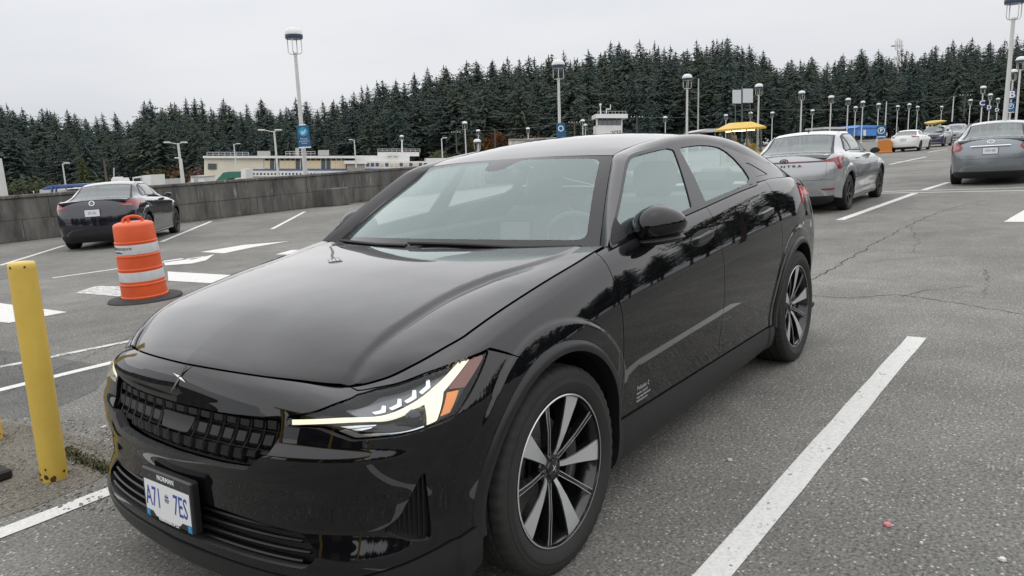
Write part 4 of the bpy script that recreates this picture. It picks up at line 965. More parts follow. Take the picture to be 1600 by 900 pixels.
# --- traffic barrel
orm=mat('barrel_orange',(.72,.10,.022),.42,noise=(2.5,.25,(.60,.085,.02)),bump=(6,.1));wbm=mat('reflective_white',(.66,.67,.68),.35,noise=(14,.12))
bl_=ground(228,467);BA=empty('traffic_barrel',(bl_.x,bl_.y,0),label='orange traffic barrel with two white bands on a black rubber base',cat='traffic barrel')
BA.scale=(.89,.89,.905); BA.rotation_euler=(R(-1.6),R(-.9)+R(2.5),0)
MB().lathe([(.0,0),(.455,0),(.462,.012),(.455,.03),(.40,.042),(.33,.052),(.30,.055)],48).build('rubber_base',mat('base_rubber',(.035,.034,.034),.8,noise=(9,.3)),BA,smooth=50)
prof=[(.288,.05),(.290,.075),(.280,.085),(.279,.18),(.285,.187),(.285,.20),(.275,.207),(.275,.262)]
MB().lathe([(.292,.05),(.294,.072),(.284,.082),(.281,.215),(.287,.222),(.287,.238),(.277,.246),(.276,.278)],48).build('body',orm,BA,smooth=35)
MB().lathe([(.276,.278),(.2768,.280),(.2738,.398),(.272,.40)],48).build('reflective_band',wbm,BA,smooth=35)
MB().lathe([(.272,.40),(.271,.415),(.277,.422),(.277,.438),(.268,.446),(.264,.59),(.270,.597),(.270,.612),(.262,.62),(.2615,.632)],48).build('body',orm,BA,smooth=35)
MB().lathe([(.2615,.632),(.2625,.634),(.2595,.752),(.258,.754)],48).build('reflective_band',wbm,BA,smooth=35)
MB().lathe([(.258,.754),(.257,.766),(.263,.773),(.263,.787),(.254,.795),(.248,.985),(.242,1.003),(.225,1.018),(.19,1.030),(.10,1.036),(0,1.036)],48).build('body',orm,BA,smooth=35)
mb=MB()
pts=[(.115*math.cos(a),0,1.028+.075*math.sin(a)**.7) for a in np.linspace(.02,math.pi-.02,14)]
ang=math.atan2(CAM_P[1]-bl_.y,CAM_P[0]-bl_.x)+math.pi/2
Mh=Matrix.Rotation(ang,4,'Z');mb.tube([Mh@Vector(p) for p in pts],[.020]*14,10);mb.box((-.02,-.025,1.02),(.02,.025,1.09),0,Mh@Matrix.Translation((-.05,0,0)));mb.build('handle',orm,BA,smooth=50)
inkm=mat('black_ink',(.03,.03,.03),.6)
def wraptext(txt,size,z,a0,r,parent):
    o=textobj('lettering',txt,size,Matrix.Identity(4),inkm,parent,ax='LEFT',thick=.0004,bold=.0006)
    for v in o.data.vertices:
        a=a0+v.co.x/r;rr=r+.0015+v.co.z;y=v.co.y;v.co=(rr*math.cos(a),rr*math.sin(a),z+y)
cam_a=math.atan2(CAM_P[1]-bl_.y,CAM_P[0]-bl_.x)
wraptext('Maintenance',.066,.715,cam_a-R(88),.2605,BA);wraptext('& Facilities',.040,.662,cam_a-R(82),.2622,BA)
# --- globe lamp posts
lpw=mat('lamp_white',(.62,.62,.60),.45,noise=(1.5,.12));lpd=mat('lamp_dome',(.72,.72,.70),.5,noise=(4,.15));lpb=mat('lamp_band',(.045,.08,.13),.3,coat=.4)
LH=6.2
Mup=Matrix(((1,0,UP.x,0),(0,1,UP.y,0),(0,0,1,0),(0,0,0,1)))
def lampproto(h):
    d={}
    d['pole']=MB().tube([(0,0,0),(0,0,h-.95)],[.095,.065],12).mesh('pole',40)
    mb=MB()
    for k in range(4):
        a=k*math.pi/2+.6;c,s_=math.cos(a),math.sin(a);mb.tube([(.05*c,.05*s_,h-1.0),(.22*c,.22*s_,h-.97),(.27*c,.27*s_,h-.90),(.27*c,.27*s_,h-.42)],.018,6)
    mb.lathe([(.08,h-1.0),(.08,h-.93),(0,h-.93)],12);d['bracket']=mb.mesh('bracket',40)
    d['band']=MB().lathe([(0,h-.43),(.31,h-.43),(.335,h-.40),(.34,h-.27)],24).mesh('band',40)
    d['dome']=MB().lathe([(.345,h-.275),(.335,h-.20),(.29,h-.10),(.21,h-.035),(.10,h-.005),(0,h)],24).mesh('dome',60)
    d['base']=MB().bbox((-.18,-.18,0),(.18,.18,.16),.02).mesh('foot')
    return d
LP=lampproto(LH)
def lamp(px,py,lab,D=None,group='white globe lamp posts',name='globe_lamp',H=LH,zbase=None):
    """px,py: top of the dome in the photograph"""
    o,d=ray(px,py)
    if D is None:
        t=(H-o.z)/(d.z) if d.z>0 else 60
    else: t=D
    top=o+d*t; base=top-UP*(H)
    L_=empty(name,(base.x,base.y,base.z),label=lab,cat='lamp post',group=group); L_.rotation_euler=(-math.asin(UP.y),math.asin(UP.x),0)
    for k,m in (('pole',lpw),('bracket',lpw),('band',lpb),('dome',lpd),('base',lpw)): link(k if k!='base' else 'foot',LP[k],L_,m)
    return L_,t
l1,_=lamp(458,43,'white globe lamp post with blue sign on the block wall',D=28.3)
q=l1.location
MB().bbox((q.x-.42,-20.85,0),(q.x+.42,-20.05,max(.4,q.z)),.03).build('lamp_pedestal',wm,label='mossy concrete pedestal under the lamp post with the blue sign',cat='pedestal')
LAMPS=[(872,93,'second globe lamp post, blue sign just above the black car roof'),(1074,115.5,'globe lamp post standing right of the control tower'),(1186,130.5,'globe lamp post standing directly behind the yellow kiosk roof'),(1253,141.5,'globe lamp post above the silver sedan roof fin'),
 (1299,149,'globe lamp post over the front of the silver sedan roof'),(1325.5,153,'globe lamp post left of the low blue building'),(1348.5,157.5,'globe lamp post in front of the low blue building'),(1373,161,'globe lamp post just above the blue parking sign'),(1403,164.5,'globe lamp post behind the white sedan roof'),
 (1421,161.5,'globe lamp post right of the white sedan roof'),(1434,165.5,'globe lamp post left of the yellow kayak'),(1471.6,165.5,'globe lamp post right of the yellow kayak'),(1516.6,155,'leftmost of three slim globe lamps left of the letter C'),(1521.8,165,'middle of three slim globe lamps left of the letter C'),(1529,164,'rightmost of three slim globe lamps left of the letter C'),
 (1536.7,134,'globe lamp post carrying the letter C'),(1547.7,146,'globe lamp post carrying the larger letter D'),(1559.6,153,'globe lamp post carrying the smaller letter D'),(1584,108,'globe lamp post carrying the letter B and a parking sign'),(1596,88,'globe lamp post at the right edge, right of letter B'),(1587,-13,'tall near lamp post whose globe is cut off at the top edge'),
 (1134.4,178.5,'small globe lamp just left of the kiosk roof peak'),(1173,174.8,'small globe lamp right of the kiosk roof peak'),(1206.9,174.5,'globe lamp post right of the yellow kiosk'),(1269.7,171,'small globe lamp between two taller ones over the silver sedan'),(1337,166,'small globe lamp left edge of the blue building'),
 (1039.6,181.5,'small globe lamp between the utility pole and tall lamp'),(910.3,186.5,'taller of two small globe lamps left of the control tower'),(914.5,193.5,'shorter of two small globe lamps left of the control tower'),(824.8,199,'tiny globe lamp above the pale long shed'),(726,189.5,'globe lamp post over the far end of the block wall'),(747,202.3,'small globe lamp beside the orange autumn tree'),(627.5,211,'small globe lamp above the ferry deck')]
LOBJ={}
for px,py,lab in LAMPS:
    LOBJ[px],_=lamp(px,py,lab)
lamp(745.5,217,'low wide globe lamp in front of the orange autumn tree',D=66)
# --- signs on the lamp posts
sgb=mat('sign_blue',(.012,.10,.22),.4);sgw=mat('sign_white',(.75,.78,.80),.45);sgc=mat('sign_cyan',(.03,.30,.48),.4);sgn=mat('sign_navy',(.02,.045,.14),.4)
def facing(p):
    d=Vector((CAM_P[0]-p.x,CAM_P[1]-p.y,0)).normalized(); return frame(p,(-d.y,d.x,0),UP)   # local z towards the camera
def sign_on(px,py,D,w,h,lab,m=sgb,name='sign'):
    p=at_dist(px,py,D-.68);M=facing(p)@Matrix.Translation((0,0,.24));s=MB();s.bbox((-w/2,-h/2,-.012),(w/2,h/2,.012),.004,0,M)
    return s.build(name,m,label=lab,cat='sign'),M
def DOF(o): return (Vector(o.location)-Vector(CAM_P)).dot(cf)
d1=DOF(l1)
s1,M=sign_on(474.5,213,d1,.46,.80,'blue sign with round seal emblem on the near wall lamp post');T_=lambda x,y,z=.013: M@Matrix.Translation((x,y,z))
MB().lathe([(.175,0),(.175,.003),(.155,.003),(.155,0)],32,T_(0,.17)).build('ring',sgc,s1);MB().lathe([(0,.002),(.155,.002)],32,T_(0,.17,.0105)).build('disc',sgc,s1)
MB().prism([(-.10,-.02),(-.07,.03),(-.02,.045),(.03,.02),(.05,.07),(.09,.09),(.11,.05),(.09,.0),(.05,-.07),(-.04,-.11),(-.09,-.08)],0,.004,T_(0,.16)).build('seal_figure',mat('sign_pale',(.45,.55,.72),.5),s1)
for i,t in enumerate(('Did you','purchase a','ticket?')): textobj('lettering',t,.085,T_(0,-.10-.085*i),sgw,s1)
MB().bbox((-.235,-.46,0),(.235,-.41,.02),.004,0,M).build('foot_plate',sgw,s1);MB().prism([(-.15,.41),(.15,.41),(.10,.46),(-.10,.46)],0,.03,M).build('top_cap',sgw,s1)
o=LOBJ[872];s2,M=sign_on(876.5,204,DOF(o),.46,.75,'blue sign on the second lamp post above the car roof');MB().lathe([(.10,.0),(.10,.003),(.15,.003),(.15,0)],24,M@Matrix.Translation((0,.1,.013))).build('ring',sgw,s2)
o=LOBJ[1584];d=DOF(o)
for (px,py,D,t,lab) in ((1581.5,148,DOF(LOBJ[1584]),'B','dark blue letter B panel on a lamp post'),(1534.7,161.3,DOF(LOBJ[1536.7]),'C','dark blue letter C panel on a lamp post'),(1545.5,168,DOF(LOBJ[1547.7]),'D','larger dark blue letter D panel on a lamp post'),(1558,172,DOF(LOBJ[1559.6]),'D','smaller dark blue letter D panel on a far lamp post')):
    s,M=sign_on(px,py,D,.62,.80,lab,sgn,'letter_sign');textobj('lettering',t,.85,M@Matrix.Translation((0,0,.014)),sgw,s,bold=.02)
s,M=sign_on(1579,167.5,DOF(LOBJ[1584]),.62,.85,'blue parking sign below the letter B',sgb,'parking_sign');MB().lathe([(.20,0),(.20,.003),(.25,.003),(.25,0)],24,M@Matrix.Translation((0,.08,.013))).build('ring',sgw,s);textobj('lettering','P',.36,M@Matrix.Translation((0,.08,.014)),sgw,s,bold=.01)
MB().bbox((-.31,-.50,0),(.31,-.44,.02),.004,0,M).build('foot_plate',sgw,s)

# ================================================================ the other parked cars
class GBody(Body):
    flare=.010
    def __init__(b,L_=4.6,Wd=1.80,H=1.43,kind='sedan'):
        Body.__init__(b); b.kx=L_/4.6; b.ky=Wd/1.86; b.kind=kind
        b.p1=interp([.15,.5,1.1],[.70,.70,.80]); b.dp2=interp([.15,.5,1.1],[.12,.12,.08])
        z0=.74 if kind!='suv' else .92
        hb=1.0 if kind!='suv' else 1.16
        f=(H-1.43)
        b.belt=interp([.2,.5,1.0,1.4,2.0,3.0,3.6,4.0,4.5],[z0,z0+.09,hb-.08,hb-.03,hb-.01,hb+.03,hb+.05,hb+.055,hb+.05])
        if kind=='suv':
            b.ZC=interp([.2,.5,1.0,1.35,2.0,2.4,3.0,3.9,4.25,4.42,4.5],[.95,1.06,1.13,1.17,1.58,H-.01,H,H-.03,H-.10,1.30,1.22]);b.ZR=interp([.2,.5,1.0,1.35,2.0,2.4,3.0,3.9,4.25,4.42,4.5],[.93,1.02,1.09,1.13,1.53,H-.07,H-.05,H-.08,H-.16,1.26,1.20])
            b.YR=interp([.2,.5,1.0,1.35,2.0,3.0,3.9,4.3,4.5],[.62,.76,.79,.76,.60,.62,.62,.66,.72])
            b.marks=(1.38,1.98,3.95,4.42)
        else:
            b.ZC=interp([.2,.5,1.0,1.4,1.8,2.15,2.5,2.9,3.25,3.6,3.95,4.1,4.35,4.47],[.75,.86,.94,.985,1.20,H-.06,H-.005,H,H-.045,1.225,1.095,1.085,1.085,1.075])
            b.ZR=interp([.2,.5,1.0,1.4,1.8,2.15,2.5,2.9,3.25,3.6,3.95,4.1,4.35,4.47],[.72,.82,.91,.955,1.16,H-.10,H-.045,H-.04,H-.085,1.185,1.065,1.06,1.06,1.05])
            b.YR=interp([.2,.5,1.0,1.4,2.15,2.6,3.2,3.6,3.95,4.2,4.47],[.60,.74,.78,.75,.56,.57,.565,.62,.70,.735,.70])
            b.marks=(1.42,2.12,3.30,3.93)
    def out(b,Q):
        Q=np.array(Q);Q[...,0]=(2.3-Q[...,0])*b.kx;Q[...,1]*=b.ky;return Q
    def Fb(b,t,zn): return b.out(b.P(t,zn))
    def Fr(b,t,zn):
        t=np.asarray(t,float);M_=4.45;r=t>M_;tt=np.where(r,2*M_-t,t);Q=b.Fb(tt,zn).copy();Q[...,1]=np.where(r,-Q[...,1],Q[...,1]);return Q
    def Ff(b,t,zn):
        t=np.asarray(t,float);r=t<-1;tt=np.where(r,-2-t,t);Q=b.Fb(tt,zn).copy();Q[...,1]=np.where(r,-Q[...,1],Q[...,1]);return Q
    def Fo(b,u,s):
        u=np.asarray(u,float);s=np.asarray(s,float);z=b.ZC(s)-(b.ZC(s)-b.ZR(s))*np.abs(u)**2.3;return b.out(np.stack([s,b.YR(s)*u,z],-1))
    def Fs(b,s,h):
        s=np.asarray(s,float);h=np.asarray(h,float);A=b.P(s-b.S1,1.095+0*s);y1=b.YR(s);z1=b.ZR(s);y=A[...,1]+(y1-A[...,1])*h;z=A[...,2]+(z1-A[...,2])*h
        g=4*h*(1-h)*.10*np.clip(z1-A[...,2],0,1);k=np.clip((h-.8)/.2,0,1)
        return b.out(np.stack([s,y+g,z+g*.4],-1))
    def dom(b,s,z):
        if s>=b.S1: return (s-b.S1,float(b.zn(s,z)))
        zn=float(b.zn(s,z));lo,hi=-1.,0.
        for _ in range(30):
            m=(lo+hi)/2
            if b.P(m,zn)[0]<s: lo=m
            else: hi=m
        return (lo,zn)
def rimset(rt=.33,w=.205,rr=.22):
    d={};d['tyre']=tyre_mesh(rt,w,rr,48,False,rt-.008)
    mb=MB();mb.lathe([(rr+.006,w*.44),(rr+.002,w*.47),(rr-.010,w*.45),(rr-.02,w*.3),(rr-.03,-w*.2),(0,-w*.22)],36,ROTY);d['rim']=mb.mesh('rim',40)
    v=[];f=[];rows=((.0,.03,.30),(.07,.022,.38),(rr-.06,.022,.42),(rr-.008,.034,.45))
    mb=MB();pv=[]
    for r,hw,h in rows: pv+=[(r,hw,w*h),(r,-hw,w*h),(r,-hw*.9,w*h-.03),(r,hw*.9,w*h-.03)]
    fs=[]
    for i in range(3):
        for a,b_ in ((0,1),(1,2),(3,0)): fs.append((4*i+a,4*i+b_,4*i+4+b_,4*i+4+a))
    d['spoke']=MB().add([ROTY@Vector(p) for p in pv],fs).mesh('spoke');return d
RS=rimset()
alloy=mat('alloy_grey',(.42,.42,.43),.35,.7);alloyd=mat('alloy_dark',(.05,.05,.052),.35,.5)
tailr=mat('tail_lamp_red',(.24,.012,.02),.15,coat=.6);tailr2=mat('tail_lamp_pale',(.34,.15,.15),.2,coat=.6);hlamp=mat('head_lamp_clear',(.5,.52,.54),.15,.4)
cgl=glassmat('car_glass_grey',(.38,.45,.44),2.1,.05,(.45,.5,.5))
plt_=mat('plate_far',(.66,.67,.70),.5);dkr=mat('car_seal',(.012,.012,.013),.5)
def gencar(name,loc,heading,paintm,label,L_=4.6,Wd=1.80,H=1.43,kind='sedan',tail='round',plate='WR8 40K',det=1,badge=None,rims=None,group='cars parked in the lot',cladding=False,lip=0.0):
    """heading: direction (x,y) the nose points; loc: centre on the ground"""
    b=GBody(L_,Wd,H,kind); rz=math.atan2(heading[1],heading[0])
    C_=empty(name,(loc[0],loc[1],0),rz,label=label,cat='car',group=group)
    e=.03 if det else .06
    def pn(nm,fn,poly,m,parent=C_,holes=(),da=e,db=e,**k): return link(nm,panel_mesh(nm,fn,poly,holes,da=da,db=db,**k),parent,m)
    rt=.33*b.kx;cs=[.88,3.615];ra=.40
    for sd in (1,-1):
        mk=sd<0
        def arcp(sc,a0,a1,n=18): return [b.dom(sc+ra*math.cos(a0+(a1-a0)*k/n),.33+ra*math.sin(a0+(a1-a0)*k/n)) for k in range(n+1)]
        lo=.21
        aF_=[p for p in arcp(.88,math.pi+.25,-.25) if p[1]>lo];aR=[p for p in arcp(3.615,math.pi+.25,-.25) if p[1]>lo]
        dF,dB,dR=1.33,2.36,3.2
        pn('fender',b.Fb,[(-.30,1.096),(0,1.096),(.4,1.096),(dF-.55,1.096),(dF-.55,lo)]+aF_[::-1]+[(-.30,lo)],paintm,mirror=mk)
        fdr=pn('front_door',b.Fb,[(dF-.55,1.096),(dB-.55,1.096),(dB-.55,.24),(dF-.55,.24)],paintm,mirror=mk,inset=.003)
        a_=[p for p in aR if p[0]<dR-.5]
        rdr=pn('rear_door',b.Fb,[(dB-.55,1.096),(dR+.06-.55,1.096),(dR+.06-.55,.8)]+[p for p in a_[::-1] if p[1]<.78]+[(a_[0][0]-.02,.24),(dB-.55,.24)],paintm,mirror=mk,inset=.003)
        pn('quarter_panel',b.Fb,[(dR+.06-.55,1.096),(3.45,1.096),(3.75,1.096),(3.75,.30),(3.45,lo+.04)]+[p for p in aR[::-1] if p[0]>=dR-.5 or p[1]>=.78]+[(dR+.06-.55,.8)],paintm,mirror=mk,inset=.001,lip=.03)
        pn('sill',b.Fb,[(dF-.62,.235),(a_[0][0]+.04,.235),(a_[0][0]+.04,.16),(dF-.62,.16)],blackm if cladding else paintm,mirror=mk,lip=.06)
        for s0 in (2.16,3.0):
            q=b.Fb(np.array(s0-.55),np.array(.98));mb=MB();mb.bbox((q[0]-.10,sd*q[1]-.022,q[2]-.016),(q[0]+.10,sd*q[1]+.022,q[2]+.016),.008);mb.build('door_handle',paintm,fdr if s0<2.5 else rdr)
        # side glass in a dark surround
        m1,m2,m3,m4=b.marks
        top=.90
        if kind=='suv': sash=[(1.55,.08),(2.0,.80),(2.15,top),(3.0,top),(3.9,top),(4.2,.60),(4.25,.10)];p1=[(1.68,.12),(2.06,.80),(2.33,.84),(2.33,.12)];p2=[(2.40,.12),(2.40,.84),(3.25,.84),(3.25,.12)];p3=[(3.33,.14),(3.33,.82),(3.85,.80),(4.10,.20)]
        else: sash=[(1.55,.08),(1.85,.62),(2.15,.88),(2.5,top),(2.95,top),(3.25,.84),(3.52,.40),(3.56,.10)];p1=[(1.68,.13),(1.95,.64),(2.18,.83),(2.34,.84),(2.34,.12)];p2=[(2.41,.12),(2.41,.84),(2.92,.84),(3.08,.80),(3.14,.14)];p3=[(3.20,.16),(3.18,.76),(3.44,.36),(3.48,.16)]
        pn('window_surround',b.Fs,sash,dkr,mirror=mk,holes=[p1,p2,p3],off=.002,da=e*.7,db=.05)
        pn('front_window',b.Fs,p1,cgl,mirror=mk,lip=0,inset=-.004,db=.1,da=.06);pn('rear_door_window',b.Fs,p2,cgl,mirror=mk,lip=0,inset=-.004,db=.1,da=.06);pn('quarter_window',b.Fs,p3,cgl,mirror=mk,lip=0,inset=-.004,db=.1,da=.06)
        pn('side_pillar',b.Fs,[(.25,-.02),(.25,1.02),(1.4,1.02),(2.2,1.02),(3.0,1.02),(4.0,1.02),(4.46,1.02),(4.46,-.02)],paintm,mirror=mk,holes=[sash],lip=0,da=e*.8,db=.05)
        q=b.Fb(np.array(1.62-.55),np.array(1.085));mb=MB();v_,f_=pod((q[0]+.02,q[1]+.10,q[2]+.045),.085,.10,.065,14,10,.35,2.0);mb.add([(p[0],sd*p[1],p[2]) for p in v_],f_ if sd>0 else [x[::-1] for x in f_]);mb.build('door_mirror',paintm if tail!='wedge' else dkr,C_,smooth=40)
    # nose, tail, bonnet, screens, roof, boot
    pn('front_bumper',b.Ff,[(-.30,1.094),(-1.70,1.094),(-1.70,lo),(-.30,lo)],paintm,inset=0,da=.05,db=.05)
    tpoly=[(3.75,.62),(5.15,.62),(5.15,.30),(5.5,.25),(5.5,.2),(3.4,.2),(3.4,.25),(3.75,.30)]
    rb_=pn('rear_bumper',b.Fr,[(3.75,.62),(5.15,.62),(5.15,.235),(3.75,.235)],paintm)
    rl=pn('bumper_valance',b.Fr,[(3.72,.33),(5.18,.33),(5.12,.21),(4.9,.17),(4.0,.17),(3.78,.21)],blackm,rb_,off=.006)
    tg_=pn('boot_lid',b.Fr,[(3.92,1.096),(4.98,1.096),(4.96,.66),(4.86,.62),(4.04,.62),(3.94,.66)],paintm,inset=.003)
    pn('tail_panel',b.Fr,[(3.75,1.096),(3.92,1.096),(3.94,.66),(4.04,.622),(3.75,.622)],paintm,inset=.0);pn('tail_panel',b.Fr,[(5.15,1.096),(4.98,1.096),(4.96,.66),(4.86,.622),(5.15,.622)],paintm,inset=0)
    m1,m2,m3,m4=b.marks
    pn('bonnet',b.Fo,[(-1,.17),(1,.17),(1,m1),(-1,m1)],paintm,da=.08,db=.05)
    pn('windscreen',b.Fo,[(-.97,m1),(.97,m1),(.97,m2),(-.97,m2)],cgl,lip=0,inset=-.01,da=.1,db=.06)
    pn('roof',b.Fo,[(-1,m2),(1,m2),(1,m3),(-1,m3)],paintm,da=.08,db=.05)
    rg=pn('rear_window',b.Fo,[(-.93,m3+.03),(.93,m3+.03),(.90,m4-.03),(-.90,m4-.03)],cgl,lip=0,inset=-.003,da=.08,db=.04,off=.001)
    pn('rear_window_surround',b.Fo,[(-1,m3),(1,m3),(1,m4),(-1,m4)],dkr,rg,holes=[[(-.93,m3+.03),(.93,m3+.03),(.90,m4-.03),(-.90,m4-.03)]],lip=0,inset=0,da=.03,db=.02)
    if kind!='suv': pn('boot_top',b.Fo,[(-1,m4),(1,m4),(1,4.47),(-1,4.47)],paintm,tg_,da=.08,db=.04,lip=.05)
    # cabin, simple seats
    for y in (-.36,.36):
        for x,h_ in ((.0,1.16),(-.95,1.10)):
            mb=MB();mb.bbox((x-.10,y-.22,.4),(x+.04,y+.22,h_-.18),.05);mb.bbox((x-.08,y-.12,h_-.16),(x+.0,y+.12,h_),.03);mb.build('seat',seatm,C_)
    mb=MB();mb.box((-1.5,-.66*b.ky,.19),(1.5,.66*b.ky,.24));mb.box((.75,-.65,.3),(1.0,.65,.9));mb.box((-1.75,-.6,.3),(-1.6,.6,.86));mb.build('floor_pan',blackm,C_)
    # wheels
    for sc in cs:
        for sd in (1,-1):
            w=link('wheel',RS['rim'],C_,rims or alloyd,((2.3-sc)*b.kx,sd*(.80*b.ky),.322));w.rotation_euler=(0,0,0 if sd>0 else math.pi)
            link('tyre',RS['tyre'],w,rubber)
            for k in range(5): s_=link('spoke',RS['spoke'],w,rims or alloy);s_.rotation_euler=(0,k*math.tau/5+.3,0)
            mb=MB();vv=[];ff=[];n=16
            for k in range(n+1):
                a=math.pi*1.08-math.pi*1.16*k/n
                for yy in (.84,.45): vv.append(((2.3-sc-(ra+.01)*math.cos(a))*b.kx,sd*yy*b.ky,max(.15,.33+(ra+.01)*math.sin(a))))
            for k in range(n): ff.append((2*k,2*k+1,2*k+3,2*k+2))
            vv.append(((2.3-sc)*b.kx,sd*.45*b.ky,.2));ff+=[(2*k+1,2*k+3,len(vv)-1) for k in range(n)];mb.add(vv,ff).build('wheel_well',blackm,C_)
    # lamps
    def lampp(poly,m=tailr,off=.006,nm='tail_light'):
        for s_ in (0,1):
            P_=poly if not s_ else [(8.9-t,z) for t,z in poly[::-1]]
            o=pn(nm,b.Fr,P_,m,off=off,da=.03,db=.02,inset=0,lip=.012)
        return o
    if tail=='round': lampp([(3.52,1.05),(3.72,1.07),(3.98,1.0),(4.06,.90),(4.0,.82),(3.75,.80),(3.55,.84)]);lampp([(3.80,.98),(3.96,.95),(4.0,.90),(3.94,.86),(3.82,.86)],tailr2,.010,'tail_light_lens')
    elif tail=='slim': lampp([(3.30,1.03),(3.60,1.06),(3.92,1.03),(4.10,.965),(4.02,.93),(3.72,.90),(3.42,.90)]);lampp([(3.80,.965),(4.02,.965),(3.98,.945),(3.80,.93)],tailr2,.010,'tail_light_lens')
    elif tail=='thin': lampp([(3.38,1.0),(3.70,1.02),(4.10,1.005),(4.14,.965),(3.75,.955),(3.45,.90)])
    elif tail=='wedge':
        lampp([(3.30,1.055),(3.62,1.035),(3.95,.99),(4.05,.955),(3.74,.945),(3.66,.80),(3.55,.80),(3.56,.94),(3.40,.98)])
        pn('light_bar',b.Fr,[(4.0,.985),(4.9,.985),(4.9,.955),(4.0,.955)],mat('light_bar_dark',(.10,.008,.012),.2,coat=.5),off=.006,lip=.01)
        lampp([(3.72,.46),(4.02,.46),(4.0,.435),(3.74,.43)],tailr,.008,'rear_reflector')
    elif tail=='tall': lampp([(3.50,1.02),(3.76,1.05),(3.86,1.02),(3.84,.70),(3.66,.68),(3.52,.82)])
    lampf=[(-.58,1.0),(-.18,1.05),(-.12,.98),(-.30,.90),(-.60,.88)]
    for s_ in (0,1): pn('headlight',b.Ff,lampf if not s_ else [(-2-t,z) for t,z in lampf[::-1]],hlamp,off=.004,lip=.01,inset=0)
    gl_=[(-.72,.86),(-1.28,.86),(-1.24,.62),(-.76,.62)];pn('grille',b.Ff,gl_,blackm,off=.004,lip=.01,inset=0)
    # rear plate, its recess, bright bar and badge
    zp=.80 if tail!='wedge' else .44
    q=b.Fr(np.array(4.45),np.array(b.zn(4.56,zp)));M=frame((q[0]-.012,0,float(q[2])),(0,-1,0),(.10,0,1))
    pl=MB().bbox((-.158,-.082,-.02),(.158,.082,.004),.004,0,M).build('licence_plate_frame',dkr,tg_)
    MB().bbox((-.148,-.072,.003),(.148,.072,.007),.001,0,M).build('licence_plate',plt_,pl);textobj('plate_characters',plate,.085,M@Matrix.Translation((0,0,.0075)),mat('plate_ink',(.10,.10,.20),.5),pl,sx=.62)
    if tail=='round':
        mb=MB();mb.bbox((-.40,.10,.0),(.40,.125,.022),.006,0,M);mb.build('bright_bar',chrome,tg_)
    if badge: 
        q=b.Fr(np.array(4.45),np.array(1.035 if badge!='oval' else 1.0));M2=frame((q[0]-.008,0,float(q[2])),(0,-1,0),(.25,0,1))
        bm=dkr if badge=='oval' else chrome
        r1,r2=(.075,.042) if badge!='wing' else (.058,.055)
        mb=MB();n=28;vv=[];ff=[]
        for k in range(n):
            a=k*math.tau/n
            for rr,h in ((1.0,0),(1.0,.008),(.78,.008),(.78,0)): vv.append(M2@Vector((r1*rr*math.cos(a),r2*rr*math.sin(a),h)))
        for k in range(n):
            for j in range(3): ff.append((4*k+j,4*k+j+1,4*((k+1)%n)+j+1,4*((k+1)%n)+j))
        mb.add(vv,ff)
        if badge=='wing': mb.tube([M2@Vector(p) for p in ((-.055,.012,.006),(-.03,.014,.008),(0,-.014,.008),(.03,.014,.008),(.055,.012,.006))],.005,5)
        else:
            for sg_ in (-1,1): mb.tube([M2@Vector(p) for p in ((sg_*.022-.006,-.028*r2/.042,.006),(sg_*.022+.006,.028*r2/.042,.006))],.006,5)
            mb.tube([M2@Vector((-.02,-.004,.006)),M2@Vector((.02,.006,.006))],.005,5)
        mb.build('badge',bm,tg_)
    return C_
silverp=mat('silver_paint',(.37,.38,.39),.22,.55,coat=.8,bump=(900,.02));greyp=mat('steel_grey_paint',(.21,.235,.25),.24,.55,coat=.8);navyp=mat('midnight_paint',(.014,.015,.024),.10,.2,coat=1)
whitep=mat('white_paint',(.72,.72,.71),.25,0,coat=.8);darkbl=mat('dark_blue_paint',(.02,.022,.05),.12,.2,coat=1);blackp=mat('black_car_paint',(.01,.01,.011),.12,0,coat=1)
# silver sedan ahead
el=gencar('silver_sedan',(-15.2,-1.86),(-1,0),silverp,'silver sedan with red light strip across its tail, beyond the black car',L_=4.86,Wd=1.90,H=1.49,tail='wedge',plate='SE4 21H',badge='oval',rims=alloyd)
bt=[c for c in el.children if c.name.startswith('boot_lid')][0]
b_=GBody(4.86,1.90,1.49);q=b_.Fr(np.array(4.45),np.array(.90));M=frame((q[0]-.012,0,float(q[2])),(0,-1,0),(.10,0,1))
textobj('model_lettering','E L A N T R A',.056,M,dkr,bt,sx=1.9,bold=.001)
MB().add([(-.60,-.012,1.47),(-.77,-.012,1.43),(-.75,0,1.55),(-.60,.012,1.47),(-.77,.012,1.43)],[(0,1,2),(3,2,4),(1,4,2),(0,2,3)]).build('roof_fin',dkr,el)
gencar('grey_sedan',(-21.6,.93),(-1,.02),greyp,'steel grey sedan with chrome boot bar at the right edge',L_=4.5,Wd=1.775,H=1.48,tail='round',plate='WR0 48K',badge='oval_',rims=alloy)
gencar('dark_sedan',(-7.85,-16.25),(-.66,-.75),navyp,'midnight dark sedan parked against the block wall behind the barrel',L_=4.55,Wd=1.795,H=1.45,tail='slim',plate='SP2 46L',badge='wing',rims=alloy,lip=.02)
gencar('white_sedan',(-57.2,-6.2),(-1,.06),whitep,'white sedan with slim red tail lights, farther up the lane',L_=4.75,Wd=1.85,H=1.43,tail='thin',plate='RB3 90C',det=0)
def far(px,py,off=(0,0)): q=ground(px,py);return (q.x+off[0],q.y+off[1])
